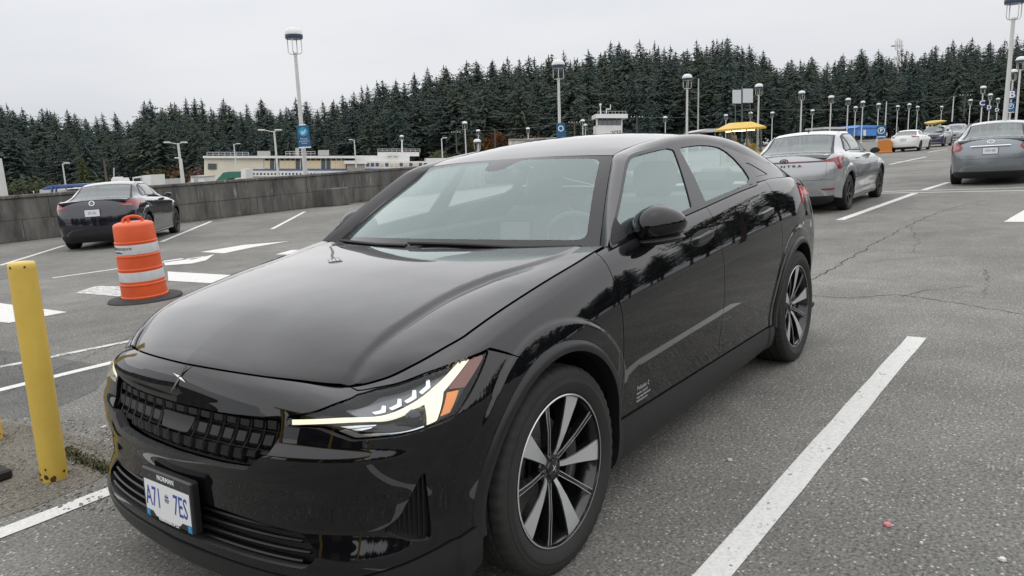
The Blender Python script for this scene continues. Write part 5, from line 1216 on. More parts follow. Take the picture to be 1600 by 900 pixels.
for i,(nm,px,py,m,lab,kind,hd,H_,tl_) in enumerate([
 ('dark_wagon',1462,229,darkbl,'dark blue wagon with a yellow kayak on its roof','suv',(1,-.06),1.62,'tall'),
 ('grey_suv',1492,223,greyp,'tall dark grey vehicle behind the dark blue wagon','suv',(1,-.05),1.72,'tall'),
 ('black_hatchback',1481,221,blackp,'black car squeezed between the wagon and the grey vehicle','sedan',(1,-.05),1.45,'slim'),
 ('white_hatchback',1352,214.5,whitep,'white car parked left of the blue parking sign','suv',(-.2,-1),1.55,'tall'),
 ('black_suv',1365,214,blackp,'black car parked right behind the blue parking sign','sedan',(-.2,-1),1.46,'slim'),
 ('white_coupe',1398,212,whitep,'white car beyond the parking sign seen side on','sedan',(.75,.55),1.42,'slim'),
 ('white_suv',1215,232,whitep,'white car mostly hidden behind the silver sedan','suv',(-.8,-.6),1.60,'tall'),
 ('white_van',1440,212,silverp,'pale car half hidden behind the white sedan roof','sedan',(-1,0),1.46,'slim'),
 ('black_van',1518,210,blackp,'black van roof showing left of the grey sedan','suv',(1,0),1.85,'tall')]):
    gencar(nm,far(px,py),hd,m,lab,kind=kind,H=H_,tail=tl_,det=0,plate='HT7 55D')
# yellow kayak on the wagon roof
q=far(1460,229);kk=MB();n=14;v=[];f=[]
for i in range(n+1):
    t=i/n*2-1;r=.32*(1-abs(t)**2.4)+.01
    for k in range(8): a=k*math.tau/8;v.append((q[0]+.55*t*1.9,q[1]+r*math.cos(a)*1.0+.9*t,1.86+r*.55*math.sin(a)+.08*t*t))
for i in range(n):
    for k in range(8): f.append((i*8+k,i*8+(k+1)%8,(i+1)*8+(k+1)%8,(i+1)*8+k))
kk.add(v,f).build('kayak',mat('kayak_yellow',(.62,.45,.08),.4),smooth=True,label='yellow kayak strapped on the roof of the dark blue wagon',cat='kayak')
# ================================================================ trees
def leafmat(name,c1,c2,c3):
    m=bpy.data.materials.new(name);m.use_nodes=True;t=m.node_tree;b=t.nodes['Principled BSDF'];b.inputs['Roughness'].default_value=.85;b.inputs['Specular IOR Level'].default_value=.2
    oi=t.nodes.new('ShaderNodeObjectInfo');r=t.nodes.new('ShaderNodeValToRGB');r.color_ramp.elements[0].color=(*c1,1);r.color_ramp.elements[1].color=(*c2,1)
    geo=t.nodes.new('ShaderNodeNewGeometry');n=t.nodes.new('ShaderNodeTexNoise');n.inputs['Scale'].default_value=.35;n.inputs['Detail'].default_value=3;mx=t.nodes.new('ShaderNodeMixRGB');r2=t.nodes.new('ShaderNodeValToRGB');r2.color_ramp.elements[0].position=.42;r2.color_ramp.elements[1].position=.62
    mx.inputs[2].default_value=(*c3,1);lk=t.links.new;lk(oi.outputs['Random'],r.inputs[0]);lk(r.outputs[0],mx.inputs[1]);lk(geo.outputs['Position'],n.inputs[0]);lk(n.outputs[0],r2.inputs[0]);lk(r2.outputs[0],mx.inputs[0]);lk(mx.outputs[0],b.inputs['Base Color'])
    return m
fir=leafmat('fir_needles',(.040,.062,.055),(.070,.080,.054),(.050,.073,.067));bark=mat('bark',(.07,.055,.042),.9,noise=(3,.4))
def conifer(seed,R_=.15,low=.18,ragged=.35,n_wh=26,dome=0):
    """unit-height conifer, drooping sprays on whorled boughs"""
    rnd=random.Random(seed);mb=MB();ln=rnd.uniform(-.03,.03)
    ax=lambda z:(ln*z*z,ln*.6*z*z)
    mb.tube([(*ax(z),z) for z in (0,.3,.6,.85,1.0)],[.012,.010,.007,.004,.001],6,1)
    nbr=int(n_wh*9)
    for w in range(nbr):
        q=(w+rnd.random())/nbr;q=q**.88;z=low+(1-low)*q*.985
        env=R_*(((1-q)**.58*.92 if not dome else (1-q**dome)**.8)+.012)*(1 if q>.14 else .45+.55*q/.14)
        a=w*2.39996+rnd.uniform(-.5,.5);L_=env*rnd.uniform(1-ragged*1.2,1+ragged*.8)
        if rnd.random()<.08: L_*=1.35
        c,s_=math.cos(a),math.sin(a);ox,oy=ax(z);dr=rnd.uniform(.1,.7);up=rnd.uniform(.05,.4);np_=max(2,int(L_/.0105))
        for j in range(np_):
            t=(j+.6)/np_;x=ox+c*L_*t+rnd.gauss(0,.003);y=oy+s_*L_*t+rnd.gauss(0,.003);zz=z+rnd.gauss(0,.004)+L_*(up*t-dr*t*t)
            sz=(.009+.009*(1-t))*rnd.uniform(.6,1.4)*(.45+.55*min(1,(1-q)*2.2));tw=rnd.uniform(-1,1);dx,dy=math.cos(a+tw),math.sin(a+tw)
            mb.add([(x-dy*sz*.9,y+dx*sz*.9,zz-sz*.3),(x+dy*sz*.9,y-dx*sz*.9,zz-sz*rnd.uniform(.2,.8)),(x+dx*sz*1.6,y+dy*sz*1.6,zz-sz*rnd.uniform(.2,1.4)),(x,y,zz+sz*.4)],[(0,3,2),(3,1,2)],0)
            if rnd.random()<.5: mb.add([(x-dx*sz*.5,y-dy*sz*.5,zz),(x+dx*sz*.6,y+dy*sz*.6,zz),(x+rnd.uniform(-1,1)*sz*.4,y+rnd.uniform(-1,1)*sz*.4,zz-sz*rnd.uniform(1.0,2.2))],[(0,1,2)],0)
    for k in range(3): mb.add([(ln-.004,ln*.6,.965),(ln+.004,ln*.6,.965),(ln+.002*k,ln*.6,1.02)],[(0,1,2)],0)
    return mb.mesh('conifer')
CON=[conifer(i,R_=rr,low=lo,ragged=rg,n_wh=nw) for i,(rr,lo,rg,nw) in enumerate(((.20,.08,.40,26),(.17,.14,.5,25),(.23,.10,.45,24),(.17,.20,.55,22),(.21,.06,.40,26),(.19,.26,.6,21),(.25,.16,.5,22),(.15,.10,.45,27)))]+[conifer(20+i,R_=rr,low=lo,ragged=.6,n_wh=nw,dome=dm) for i,(rr,lo,nw,dm) in enumerate(((.19,.22,26,2.2),(.23,.18,26,2.6),(.17,.30,24,1.8)))]
for me in CON: me.materials.append(fir);me.materials.append(bark)
sky_x=[-120,0,60,90,120,150,175,200,220,250,300,350,400,440,470,500,530,570,600,650,700,750,790,850,900,950,1000,1050,1100,1140,1190,1213,1235,1300,1340,1400,1430,1500,1560,1600,1720]
sky_y=[150,150,166,160,174,182,170,188,156,152,151,155,150,152,150,163,144,132,124,110,100,90,82,80,72,66,56,66,60,52,66,94,86,80,76,72,66,60,52,56,50]
rnd=random.Random(11)
def hzl(x): return 301.7-.069*x
def plant(px,py,D,lab,grp,name='conifer_tree',stuff=None,vmesh=None,sq=1.0):
    """tree whose tip shows at px,py; foot on the level ground"""
    top=at_dist(px,py,D);h=max(4,top.z+1.0);base=top-UP*h
    if stuff is not None: stuff.append((base,h)); return
    o=link(name,vmesh or (rnd.choice(CON[8:]) if rnd.random()<.4 else rnd.choice(CON)),None,None,(base.x,base.y,base.z),label=lab,cat='tree',group=grp);w=h*rnd.uniform(.9,1.75)*sq;o.scale=(w,w,h);o.rotation_euler=(-math.asin(UP.y)+rnd.uniform(-.02,.02),math.asin(UP.x)+rnd.uniform(-.02,.02),rnd.uniform(0,math.tau));return o
GRP='conifers of the wooded ridge'
ZON=((150,'at the far left'),(330,'behind the lit terminal, left of the wall lamp'),(520,'around the near wall lamp post'),(700,'above the moored ferry'),(860,'left of the second lamp post'),(1010,'above the control tower'),(1213,'above the yellow kiosk'),(1390,'left of the phone mast'),(2000,'right of the phone mast'))
def LAB(x,row): return ('tall dark conifer on the skyline ','dark conifer in the middle rank ','lower dark conifer in the front rank ')[row]+[n for m,n in ZON if x<m][0]
n_t=0;x=-60.
while x<1670:
    y=float(np.interp(x,sky_x,sky_y));plant(x+rnd.uniform(-3,3),y+abs(rnd.gauss(0,13)),rnd.uniform(205,230),LAB(x,0),GRP);x+=rnd.uniform(10,18);n_t+=1
for row,(D0,dy,step) in enumerate(((190,18,17),(172,40,20))):
    x=-60.+row*7
    while x<1670:
        y=float(np.interp(x,sky_x,sky_y));plant(x,y+dy+rnd.uniform(-8,16),D0+rnd.uniform(-9,9),LAB(x,row+1),GRP);x+=step*rnd.uniform(.75,1.25);n_t+=1
# dense wood behind and below, one mass
def wood(name,spots,label,seed=3):
    mb_v=[];mb_f=[];mi=[];r2=random.Random(seed);n0=0;arrs=[]
    for (base,h) in spots:
        me=r2.choice(CON);n=len(me.vertices);co=np.zeros(n*3,np.float32);me.vertices.foreach_get('co',co);co=co.reshape(-1,3);w=h*r2.uniform(1.0,1.6);a=r2.uniform(0,6.28);c,s_=math.cos(a),math.sin(a)
        X=(co[:,0]*c-co[:,1]*s_)*w+base.x+UP.x*co[:,2]*h;Y=(co[:,0]*s_+co[:,1]*c)*w+base.y+UP.y*co[:,2]*h;Z=co[:,2]*h+base.z;arrs.append((np.stack([X,Y,Z],1),me))
    V=[];LT=[];LV=[];MI=[];off=0
    for P_,me in arrs:
        V.append(P_);lt=np.zeros(len(me.polygons),np.int32);me.polygons.foreach_get('loop_total',lt);lv=np.zeros(len(me.loops),np.int32);me.loops.foreach_get('vertex_index',lv);m_=np.zeros(len(me.polygons),np.int32);me.polygons.foreach_get('material_index',m_);LT.append(lt);LV.append(lv+off);MI.append(m_);off+=len(P_)
    V=np.concatenate(V);LT=np.concatenate(LT);LV=np.concatenate(LV);MI=np.concatenate(MI);me=bpy.data.meshes.new(name);me.vertices.add(len(V));me.vertices.foreach_set('co',V.astype(np.float32).ravel());me.loops.add(len(LV));me.loops.foreach_set('vertex_index',LV);me.polygons.add(len(LT));me.polygons.foreach_set('loop_start',np.concatenate([[0],np.cumsum(LT)[:-1]]).astype(np.int32));me.polygons.foreach_set('material_index',MI);me.update(calc_edges=True);me.materials.append(fir);me.materials.append(bark)
    return link(name,me,None,None,label=label,cat='forest',kind='stuff')
sp=[];x=-60.
while x<1670:
    y=float(np.interp(x,sky_x,sky_y));plant(x,y+rnd.uniform(6,26),rnd.uniform(236,262),None,None,stuff=sp);x+=rnd.uniform(13,20)
wood('forest',sp,'dense dark woodland massed behind the front rank of conifers')
# low growth in front of the wood
def bush(seed,n=420,leaf=.06):
    r2=random.Random(seed);mb=MB();cl=[(r2.uniform(-.5,.5),r2.uniform(-.5,.5),r2.uniform(.2,.75),r2.uniform(.2,.38)) for _ in range(9)]
    for k in range(4): mb.tube([(0,0,0),(r2.uniform(-.1,.1),r2.uniform(-.1,.1),.25),(r2.uniform(-.4,.4),r2.uniform(-.4,.4),.6)],[.02,.015,.005],5,1)
    for _ in range(n):
        c=r2.choice(cl);v=Vector((r2.gauss(0,1),r2.gauss(0,1),r2.gauss(0,1))).normalized()*c[3]*r2.random()**.4;p=Vector(c[:3])+v
        if p.z<.02: p.z=abs(p.z)
        a=Vector((r2.uniform(-1,1),r2.uniform(-1,1),r2.uniform(-1,1))).normalized();b_=a.orthogonal().normalized();s_=leaf*r2.uniform(.5,1.2);mb.add([p-a*s_,p+b_*s_*.6,p+a*s_,p-b_*s_*.6],[(0,1,2,3)],0)
    return mb.mesh('bush')
BUSH=[bush(i) for i in range(3)]
def shrub(px,py,D,h,cols,lab,name='shrub',cat='shrub',wide=1.3):
    """px,py = top of the crown; crown and stems are parts"""
    top=at_dist(px,py,D);base=top-UP*h;me=BUSH[abs(int(px))%3].copy();me.materials.clear();me.materials.append(leafmat('leaves_%d_%d'%(px,py),*cols));me.materials.append(bark)
    o=link(name,me,None,None,(base.x,base.y,base.z),label=lab,cat=cat);o.scale=(h*wide*.8,h*wide*.8,h);o.rotation_euler=(0,0,px);return o
orange=((.20,.075,.018),(.24,.10,.025),(.14,.06,.02));redb=((.07,.038,.032),(.085,.045,.036),(.06,.04,.03));olive=((.05,.06,.022),(.06,.07,.028),(.04,.055,.025));brown=((.14,.075,.025),(.16,.09,.03),(.07,.06,.03))
for (px,py,D,h,c,lab,wd) in ((760,203,150,5.2,orange,'orange autumn tree beyond the far end of the wall',1.3),(778,210,152,4.5,redb,'russet bush right of the orange autumn tree',1.3),(812,207,160,5,redb,'bare reddish bush above the left part of the pale shed',1.8),(850,206,162,5,redb,'bare reddish bush above the right part of the pale shed',1.8),
  (263,251,120,5,brown,'brown and orange autumn bush left of the terminal building',1.6),(305,253,122,5,redb,'bare reddish bush beside the terminal building end',1.8),(232,262,118,4,olive,'olive green bush left of the brown autumn bush',1.6),(54,272,110,4.5,olive,'green bush at far left above the wall',1.8),(735,222,140,4,olive,'dark olive bush below the globe lamp by the wall end',1.6),(165,272,115,3.2,olive,'low olive hedge behind the white boat',2.4),(700,232,140,3.5,olive,'low green bush near the far end of the ferry',1.8)):
    shrub(px,py,D,h,c,lab,wide=wd)
plant(128,240,128,'pale yellow-green young conifer left of the wooden pole',None,name='young_conifer',vmesh=(lambda m:(m.materials.clear(),m.materials.append(leafmat('young_needles',(.07,.085,.03),(.07,.085,.03),(.06,.075,.03))),m.materials.append(bark),m)[-1])(CON[0].copy()),sq=1.2)
for (px,py,D,lab) in ((905,150,150,'green-topped conifer left of the control tower'),(1010,150,150,'bushy conifer right of the control tower')): plant(px,py,D,lab,None)
# woodland and leafy trees on the far side of the lot, behind the photographer (seen mirrored in the paint and glass)
sp=[];r3=random.Random(21)
for k in range(120):
    a=R(13+172*k/119);D=r3.uniform(85,120);sp.append((Vector((CAM_P[0]-D*math.cos(a)*1.0,CAM_P[1]+D*math.sin(a)*.75+6,0)),r3.uniform(13,20)))
wood('woodland',sp,'woodland edge on the near side of the lot behind the photographer',9)
def broadleaf(loc,h,seed,lab):
    r2=random.Random(seed);T_=empty('leafy_tree',loc,label=lab,cat='tree',group='leafy trees behind the photographer');mb=MB();tips=[]
    def limb(p,d,L_,r,lv):
        q=p+d*L_;mb.tube([p,p.lerp(q,.5)+Vector((r2.uniform(-.1,.1),r2.uniform(-.1,.1),0))*L_*.3,q],[r,r*.8,r*.55],6);tips.append((q,lv))
        if lv<3:
            for _ in range(3+(lv==0)): limb(q,(d+Vector((r2.uniform(-1,1),r2.uniform(-1,1),r2.uniform(-.1,.7)))).normalized(),L_*r2.uniform(.55,.8),r*.5,lv+1)
    limb(Vector((0,0,0)),Vector((.05,0,1)),h*.34,h*.022,0);mb.build('trunk',bark,T_,smooth=True)
    cb=MB()
    for q,lv in tips:
        if lv<1: continue
        for _ in range(46):
            p=q+Vector((r2.gauss(0,1),r2.gauss(0,1),r2.gauss(0,.8)))*h*.05;a=Vector((r2.uniform(-1,1),r2.uniform(-1,1),r2.uniform(-1,1))).normalized();b_=a.orthogonal().normalized();s_=h*.012*r2.uniform(.6,1.4);cb.add([p-a*s_,p+b_*s_*.6,p+a*s_,p-b_*s_*.6],[(0,1,2,3)])
    cb.build('crown',leafmat('broad_leaves',(.035,.055,.018),(.05,.065,.02),(.03,.05,.02)) if 'bl' not in MATS else MATS['bl'],T_)
for i,(x,y,h) in enumerate(((-21,23,8.5),(-30,11.5,9.5),(-9,29,8.0),(8,26,8.5))): broadleaf((x,y,0),h,40+i,'leafy green tree behind the photographer')
# ================================================================ buildings and far things
def pxbox(mb,x0,y0,x1,y1,D0,D1=None,depth=3.,mi=0):
    """box whose front face spans the photograph rectangle at the given distances"""
    D1=D0 if D1 is None else D1;a=[at_dist(x0,y0,D0),at_dist(x1,y0,D1),at_dist(x1,y1,D1),at_dist(x0,y1,D0)];dv=(a[1]-a[0]).cross(UP).normalized()
    if dv.dot(cf)<0: dv=-dv
    a[2].xy=a[2].xy.lerp(a[1].xy,.0);b=[p+dv*depth for p in a]
    mb.add(a+b,[(3,2,1,0),(4,5,6,7),(0,1,5,4),(2,3,7,6),(1,2,6,5),(3,0,4,7)],mi);return mb
def part(nm,m,parent,rects,D0,D1=None,depth=.2,X=(0,1600),**k):
    out=[]
    for (x0,y0,x1,y1) in rects:
        f=lambda x: D0 if D1 is None else D0+(D1-D0)*(x-X[0])/(X[1]-X[0])
        mb=MB();pxbox(mb,x0,y0,x1,y1,f(x0),f(x1),depth);out.append(mb.build(nm,m,parent))
    return out
def root(nm,px,py,D,lab,cat,group=None):
    e=empty(nm,(0,0,0),label=lab,cat=cat,group=group);return e
cream=mat('cream_cladding',(.62,.58,.47),.7,noise=(.4,.12));offw=mat('ship_white',(.66,.66,.64),.5,noise=(.5,.1));dglass=mat('dark_pane',(.03,.04,.045),.1);litp=mat('lit_pane',(.42,.35,.22),.4,emit=((1,.78,.45),.12));bluep=mat('hull_blue',(.04,.09,.26),.5);grnp=mat('gangway_green',(.02,.12,.085),.6);railm=mat('rail_grey',(.42,.42,.42),.5);greyc=mat('grey_cladding',(.34,.34,.33),.7);shut=mat('shutter_tan',(.32,.29,.25),.8)
XR=(318,690);DA,DBB=104,112
Dx=lambda x: DA+(DBB-DA)*(x-XR[0])/(XR[1]-XR[0])
TB=root('terminal_building',0,0,0,'long cream terminal building with warm lit windows beyond the wall','building')
def tp(nm,m,rects,dd=0,depth=.3,parent=TB): return part(nm,m,parent,rects,DA+dd,DBB+dd,depth,XR)
tp('wall',cream,[(319,247,412,300)],0,9);tp('wall',cream,[(412,264,545,300)],.3,8)
tp('roof',offw,[(317,243.5,556,247.2)],-.4,10);tp('back_wall',mat('warm_interior',(.40,.33,.22),.8),[(412,246,541,266)],1.6,.3)
wn=tp('window',dglass,[(325,255.5,338.5,264.5)],-.12,.1);tp('window',dglass,[(327,283,339,290)],-.12,.1)
xs=np.linspace(413,541,17)
for i in range(16):
    x0,x1=xs[i],xs[i+1];lit=(i*7)%5 in (0,1,3)
    w=tp('window',litp if lit else dglass,[(x0+.7,251,x1-.5,263.5)],.05,.08)[0];tp('mullion',offw,[(x0-.2,247,x0+.7,264)],0,.15,w)
tp('deck_rail',offw,[(377,267,543,275.5)],-.8,.15);tp('blue_stripe',bluep,[(378,264.2,543,266.6)],-.85,.1)
for i in range(28): x0=384+i*5.6; tp('porthole',dglass,[(x0,270.2,x0+2.8,273.2)],-.86,.05)
for (x0,x1,y0,y1) in ((323,388,237.5,243.5),(446,492,236.5,243)):
    rl_=root('roof_railing',0,0,0,'',''); bpy.data.objects.remove(rl_)
    for yy in (y0,(y0+y1)/2): tp('roof_rail',railm,[(x0,yy,x1,yy+.7)],1,.05)
    for x in np.linspace(x0,x1,8): tp('roof_rail_post',railm,[(x,y0,x+.6,y1)],1,.05)
tp('roof_unit',greyc,[(402,236,421,243.4),(461.5,231,466.5,243),(497,234.5,514,243)],2,2)
tp('shutter',shut,[(542,256,570,271)],-.5,3);tp('shutter_head',offw,[(538,251,574,256)],-.8,3)
for x in np.linspace(543,569,9): tp('shutter_groove',greyc,[(x,256.5,x+.6,271)],-.56,.05)
FE=root('moored_ferry',0,0,0,'white ferry superstructure with a row of windows right of the terminal','ferry')
fp=lambda nm,m,r,dd=0,depth=.3,parent=FE: part(nm,m,parent,r,DA+dd+6,DBB+dd+6,depth,XR)
fp('hull',offw,[(570,252,671,290)],0,9);fp('boat_deck',offw,[(556,243,640,252)],1,8);fp('bridge',offw,[(592,237.5,655,244)],1.5,6);fp('blue_band',bluep,[(570,263.3,671,265.2)],-.3,.2)
for i in range(13):
    x0=572+i*7.5;fp('window',litp if i in (3,5,6,8,10) else dglass,[(x0,254.6,x0+5,259.6)],-.12,.08)
for i in range(20): x0=601+i*3.5; fp('porthole',dglass,[(x0,266.4,x0+1.7,268.6)],-.12,.08)
fp('bulwark',offw,[(668,247,700,258)],0,5)
for x in np.linspace(590,656,10): fp('rail_post',railm,[(x,232.5,x+.6,238)],1.4,.05)
fp('rail',railm,[(590,232.4,656,233.1),(590,235.2,656,235.8)],1.4,.05);fp('mast',offw,[(627.2,218,629,238)],3,.2);fp('life_raft',offw,[(606,240,612,243.5),(616,240,622,243.5)],.5,.8)
GW=root('gangway',0,0,0,'sloping green covered gangway at the end of the terminal','gangway')
def quad(nm,m,pts,D,depth,parent):
    a=[at_dist(x,y,D) for x,y in pts];dv=Vector((cf.x,cf.y,0)).normalized()*depth;n=len(a);MB().add(a+[p+dv for p in a],[tuple(range(n))[::-1],tuple(range(n,2*n))]+[(i,(i+1)%n,n+(i+1)%n,n+i) for i in range(n)]).build(nm,m,parent)
quad('ramp_cover',grnp,[(329,300),(331,289),(349,269.5),(357,268.5),(357,279),(345,291),(338,300)],84,2.2,GW);quad('landing_cover',grnp,[(356.5,268.3),(378,268),(379,276),(356.5,279)],84,2.2,GW);quad('end_frame',offw,[(376.5,264),(384,264),(384,285),(376.5,285)],83.8,2.5,GW)
# left: blue edged shed, boat cabin, container, long grey hoarding
SH=root('boat_shed',0,0,0,'long low grey shed with a blue roof edge above the wall, far left','shed')
part('wall',mat('shed_grey',(.40,.40,.385),.7),SH,[(62,296,176,318)],75,70,6,(62,176));quad('roof_edge',bluep,[(66,293.5),(80,289.5),(176,285.2),(176,288.5),(80,293),(66,297)],69.5,5,SH);part('blue_post',bluep,SH,[(79,291,81.5,312),(86,291,87.5,312)],69.2,None,.2)
BT=root('boat_cabin',0,0,0,'small white boat cabin standing above the dark sedan roof','boat')
quad('cabin',offw,[(174,279),(183,278.2),(188,291),(190.5,301),(172,301)],64,2,BT);quad('cabin_window',dglass,[(176,286),(184,285),(185.5,288.5),(176,289.3)],63.9,.05,BT);part('radar_mast',railm,BT,[(177,262,178,279)],64.5,None,.1);quad('roof_hatch',offw,[(175.5,277),(181,276.4),(181.6,278.6),(175.2,279.2)],64.2,1.2,BT)
CT=root('lift_container',0,0,0,'open fronted white container on the far deck left of the lamp poles','container')
quad('side',offw,[(207,277),(229,273.5),(235.5,273),(236.5,291),(212,293),(208,290)],72,3,CT);quad('opening',blackm,[(208.5,279),(219,277.8),(219,284),(209.5,284.5)],71.9,.05,CT);quad('door_edge',greyc,[(220,276.2),(221,276),(221.5,291),(220.3,291)],71.9,.05,CT)
HO=root('site_hoarding',0,0,0,'long pale grey hoarding running behind the white container','fence')
for i in range(12): part('panel',greyc,HO,[(190+i*8.2,284-i*.55,190+i*8.2+8.0,300)],95,None,.15)
part('panel',offw,root('white_cabin',0,0,0,'white box cabin butting the left end of the terminal','cabin'),[(298,276,320,296)],86.5,None,3);part('door',greyc,bpy.data.objects['white_cabin'],[(303,279,308,296)],86.4,None,.05);part('roof',greyc,bpy.data.objects['white_cabin'],[(297.5,275,320,276.2)],86.3,None,3.2)
# far side buildings
PS=root('pale_shed',0,0,0,'long pale shed wall seen just over the black car roof','shed')
quad('wall',mat('shed_pale',(.60,.58,.53),.7),[(795,218),(873,214.5),(873,232),(795,236)],120,6,PS)
for x in (801,821,841,861): part('post',greyc,PS,[(x,217.5-(x-795)*.045,x+1.2,232)],119.8,None,.1)
part('roof_edge',greyc,PS,[(794.5,217,834,218.2),(834,215.4,873.5,216.6)],119.6,None,6)
TW=root('control_tower',0,0,0,'white control tower cabin with a dark window band above the car roof','tower')
twp=lambda nm,m,r,dd=0,dep=.2: part(nm,m,TW,r,125+dd,None,dep)
twp('lower_wall',offw,[(932,196,972.5,232)],0,5);twp('roof_slab',offw,[(931,178,981,184.5)],-.8,6.5);twp('corner_post',offw,[(931.6,182,934,198),(970.5,184,972.6,197)],0,.4)
for i in range(5): x0=934.3+i*7.4; twp('window',mat('tower_glass',(.10,.12,.13),.08),[(x0,185,x0+6.9,196)],.05,.1)
for x in np.linspace(934,978,9): twp('rail_post',railm,[(x,173.5,x+.5,178.5)],-.4,.06)
twp('rail',railm,[(934,173.4,978.5,174)],-.4,.06);twp('antenna',offw,[(937.6,163.5,939,178),(947,169.5,954.5,171),(953.4,163,954.4,171),(947,169.5,948.4,177)],2,.2);quad('antenna_dome',offw,[(936.6,162),(938.5,161.4),(940,162.6),(939.4,165),(937,165)],126.8,.4,TW)
p=at_dist(960,206,125);textobj('lettering','Swartz Bay',1.1,facing(p)@Matrix.Translation((.6,0,.08)),mat('sign_ink',(.04,.04,.05),.6),TW)
LB=root('low_building',0,0,0,'low pale building left of the blue building, beyond the lamps','building');part('wall',greyc,LB,[(1290,201,1342,218)],135,None,8);part('roof',mat('roof_pale',(.5,.5,.49),.6),LB,[(1288,198.5,1342,201.5)],134.5,None,9);part('door',dglass,LB,[(1296,205,1301,216)],134.9,None,.05)
BB=root('blue_building',0,0,0,'low bright blue building behind the parking sign','building');part('wall',mat('bright_blue',(.05,.19,.52),.5),BB,[(1340,199,1378,212)],130,None,8);quad('roof',mat('bright_blue_roof',(.06,.22,.58),.5),[(1339,199.4),(1344,195.4),(1376,196),(1379,199.4)],129.8,8,BB);part('door',offw,BB,[(1349,203,1353,212)],129.9,None,.05)
CS=root('white_canopy',0,0,0,'grey canopy roof left of the yellow kiosk','canopy');quad('roof',mat('canopy_grey',(.45,.45,.46),.5),[(1091,205.5),(1104,201.2),(1122,200.8),(1124,204.5),(1112,206.5)],60,5,CS);part('post',greyc,CS,[(1094,205.5,1095,240),(1117,205.5,1118,240)],60.5,None,.1)
# --- yellow pay kiosk
KD=46.;kc=at_dist(1157,236,KD);KM=facing(Vector((kc.x,kc.y,0)));KM=KM@Matrix.Rotation(R(-32),4,'Y')
KI=empty('pay_kiosk',(kc.x,kc.y,0),label='yellow roofed glass pay kiosk with lit interior behind the black car',cat='kiosk'); KI.scale=(.84,.84,.95)
def kb(nm,m,a,b,c=.01): # local: x right, y depth, z up
    M=Matrix.Translation((0,0,0))@Matrix.Rotation(math.atan2(CAM_P[1]-kc.y,CAM_P[0]-kc.x)+math.pi/2+R(28),4,'Z');return MB().bbox(a,b,c,0,M).build(nm,m,KI)
yk=mat('kiosk_yellow',(.66,.42,.045),.4,noise=(1.5,.12));KMt=Matrix.Rotation(math.atan2(CAM_P[1]-kc.y,CAM_P[0]-kc.x)+math.pi/2+R(28),4,'Z')
ov=1.42;v=[(-ov,-ov*.85,2.22),(ov,-ov*.85,2.22),(ov,ov*.85,2.22),(-ov,ov*.85,2.22),(-ov,-ov*.85,2.34),(ov,-ov*.85,2.34),(ov,ov*.85,2.34),(-ov,ov*.85,2.34),(-.75,-.35,2.72),(.75,-.35,2.72),(.75,.35,2.72),(-.75,.35,2.72)]
MB().add([KMt@Vector(p) for p in v],[(3,2,1,0),(0,1,5,4),(1,2,6,5),(2,3,7,6),(3,0,4,7),(4,5,9,8),(5,6,10,9),(6,7,11,10),(7,4,8,11),(8,9,10,11)]).build('roof',yk,KI)
for sx in (-1,0,1):
    for sy in (-1,1): kb('post',mat('kiosk_post',(.16,.15,.14),.4,.5),(sx*1.15-.04,sy*.95-.04,0),(sx*1.15+.04,sy*.95+.04,2.22))
kg=glassmat('kiosk_glass',(.85,.87,.86),1.5)
for (a,b) in (((-1.11,-.955,.1),(-.04,-.945,2.15)),((.04,-.955,.1),(1.11,-.945,2.15)),((-1.155,-.9,.1),(-1.145,.9,2.15)),((1.145,-.9,.1),(1.155,.9,2.15))): kb('pane',kg,a,b,.001)
lt_=mat('kiosk_lamp',(.9,.85,.7),.5,emit=((1,.86,.55),7.));kb('ceiling_light',lt_,(-.9,-.5,2.16),(.9,-.38,2.20),.002);kb('ceiling_light',lt_,(-.9,.38,2.16),(.9,.5,2.20),.002)
for i,(x,y,w_,h_,c) in enumerate(((-.75,.5,.35,1.5,(.45,.16,.06)),(-.2,.55,.4,1.7,(.35,.30,.24)),(.35,.5,.3,1.3,(.06,.10,.05)),(.8,.45,.3,1.5,(.55,.45,.25)),(-.3,-.2,.12,1.3,(.6,.5,.3)))): kb('poster_panel',mat('poster_%d'%i,c,.6),(x-w_/2,y-.04,.2),(x+w_/2,y+.04,.2+h_))
kb('lower_panel',yk,(-1.1,-.99,.08),(-.06,-.96,.75));kb('lower_panel',yk,(.06,-.99,.08),(1.1,-.96,.75));kb('ticket_machine',yk,(.55,-.55,0),(.95,-.15,1.3),.03);kb('bin',yk,(1.3,-.75,0),(1.7,-.35,.9),.03)
M=KMt@frame((.55,-ov*.85-.005,2.30),(1,0,0),(0,0,1));textobj('lettering','A-10',.16,KMt@frame((.3,-ov*.62,2.48),(1,0,0),(0,.6,.5)),mat('kiosk_ink',(.22,.15,.03),.6),KI,bold=.004)
# parking sign and barrier across the lane
sp_=ground(1376,232);Pk=empty('parking_board',(0,0,0),label='blue parking board with white P on posts before the orange barrier',cat='sign')
p=at_dist(1377,206,56);M=facing(p);MB().bbox((-.33,-.48,-.02),(.33,.48,.02),.006,0,M).build('board',sgb,Pk);MB().lathe([(.20,0),(.20,.004),(.25,.004),(.25,0)],24,M@Matrix.Translation((0,.1,.02))).build('ring',sgw,Pk);textobj('lettering','P',.36,M@Matrix.Translation((0,.1,.022)),sgw,Pk,bold=.012);MB().bbox((-.30,-.40,.018),(.30,-.34,.024),.002,0,M).build('text_strip',sgw,Pk)
for x in (-.25,.25): MB().tube([M@Vector((x,-.42,0)),M@Vector((x,-1.55,0))],.03,6).build('leg',railm,Pk)
OB=ground(1382,239);ob=empty('barrier',(OB.x,OB.y,0),math.atan2(CAM_P[1]-OB.y,CAM_P[0]-OB.x)+math.pi/2,label='orange plastic road barrier left of the white sedan',cat='barrier')
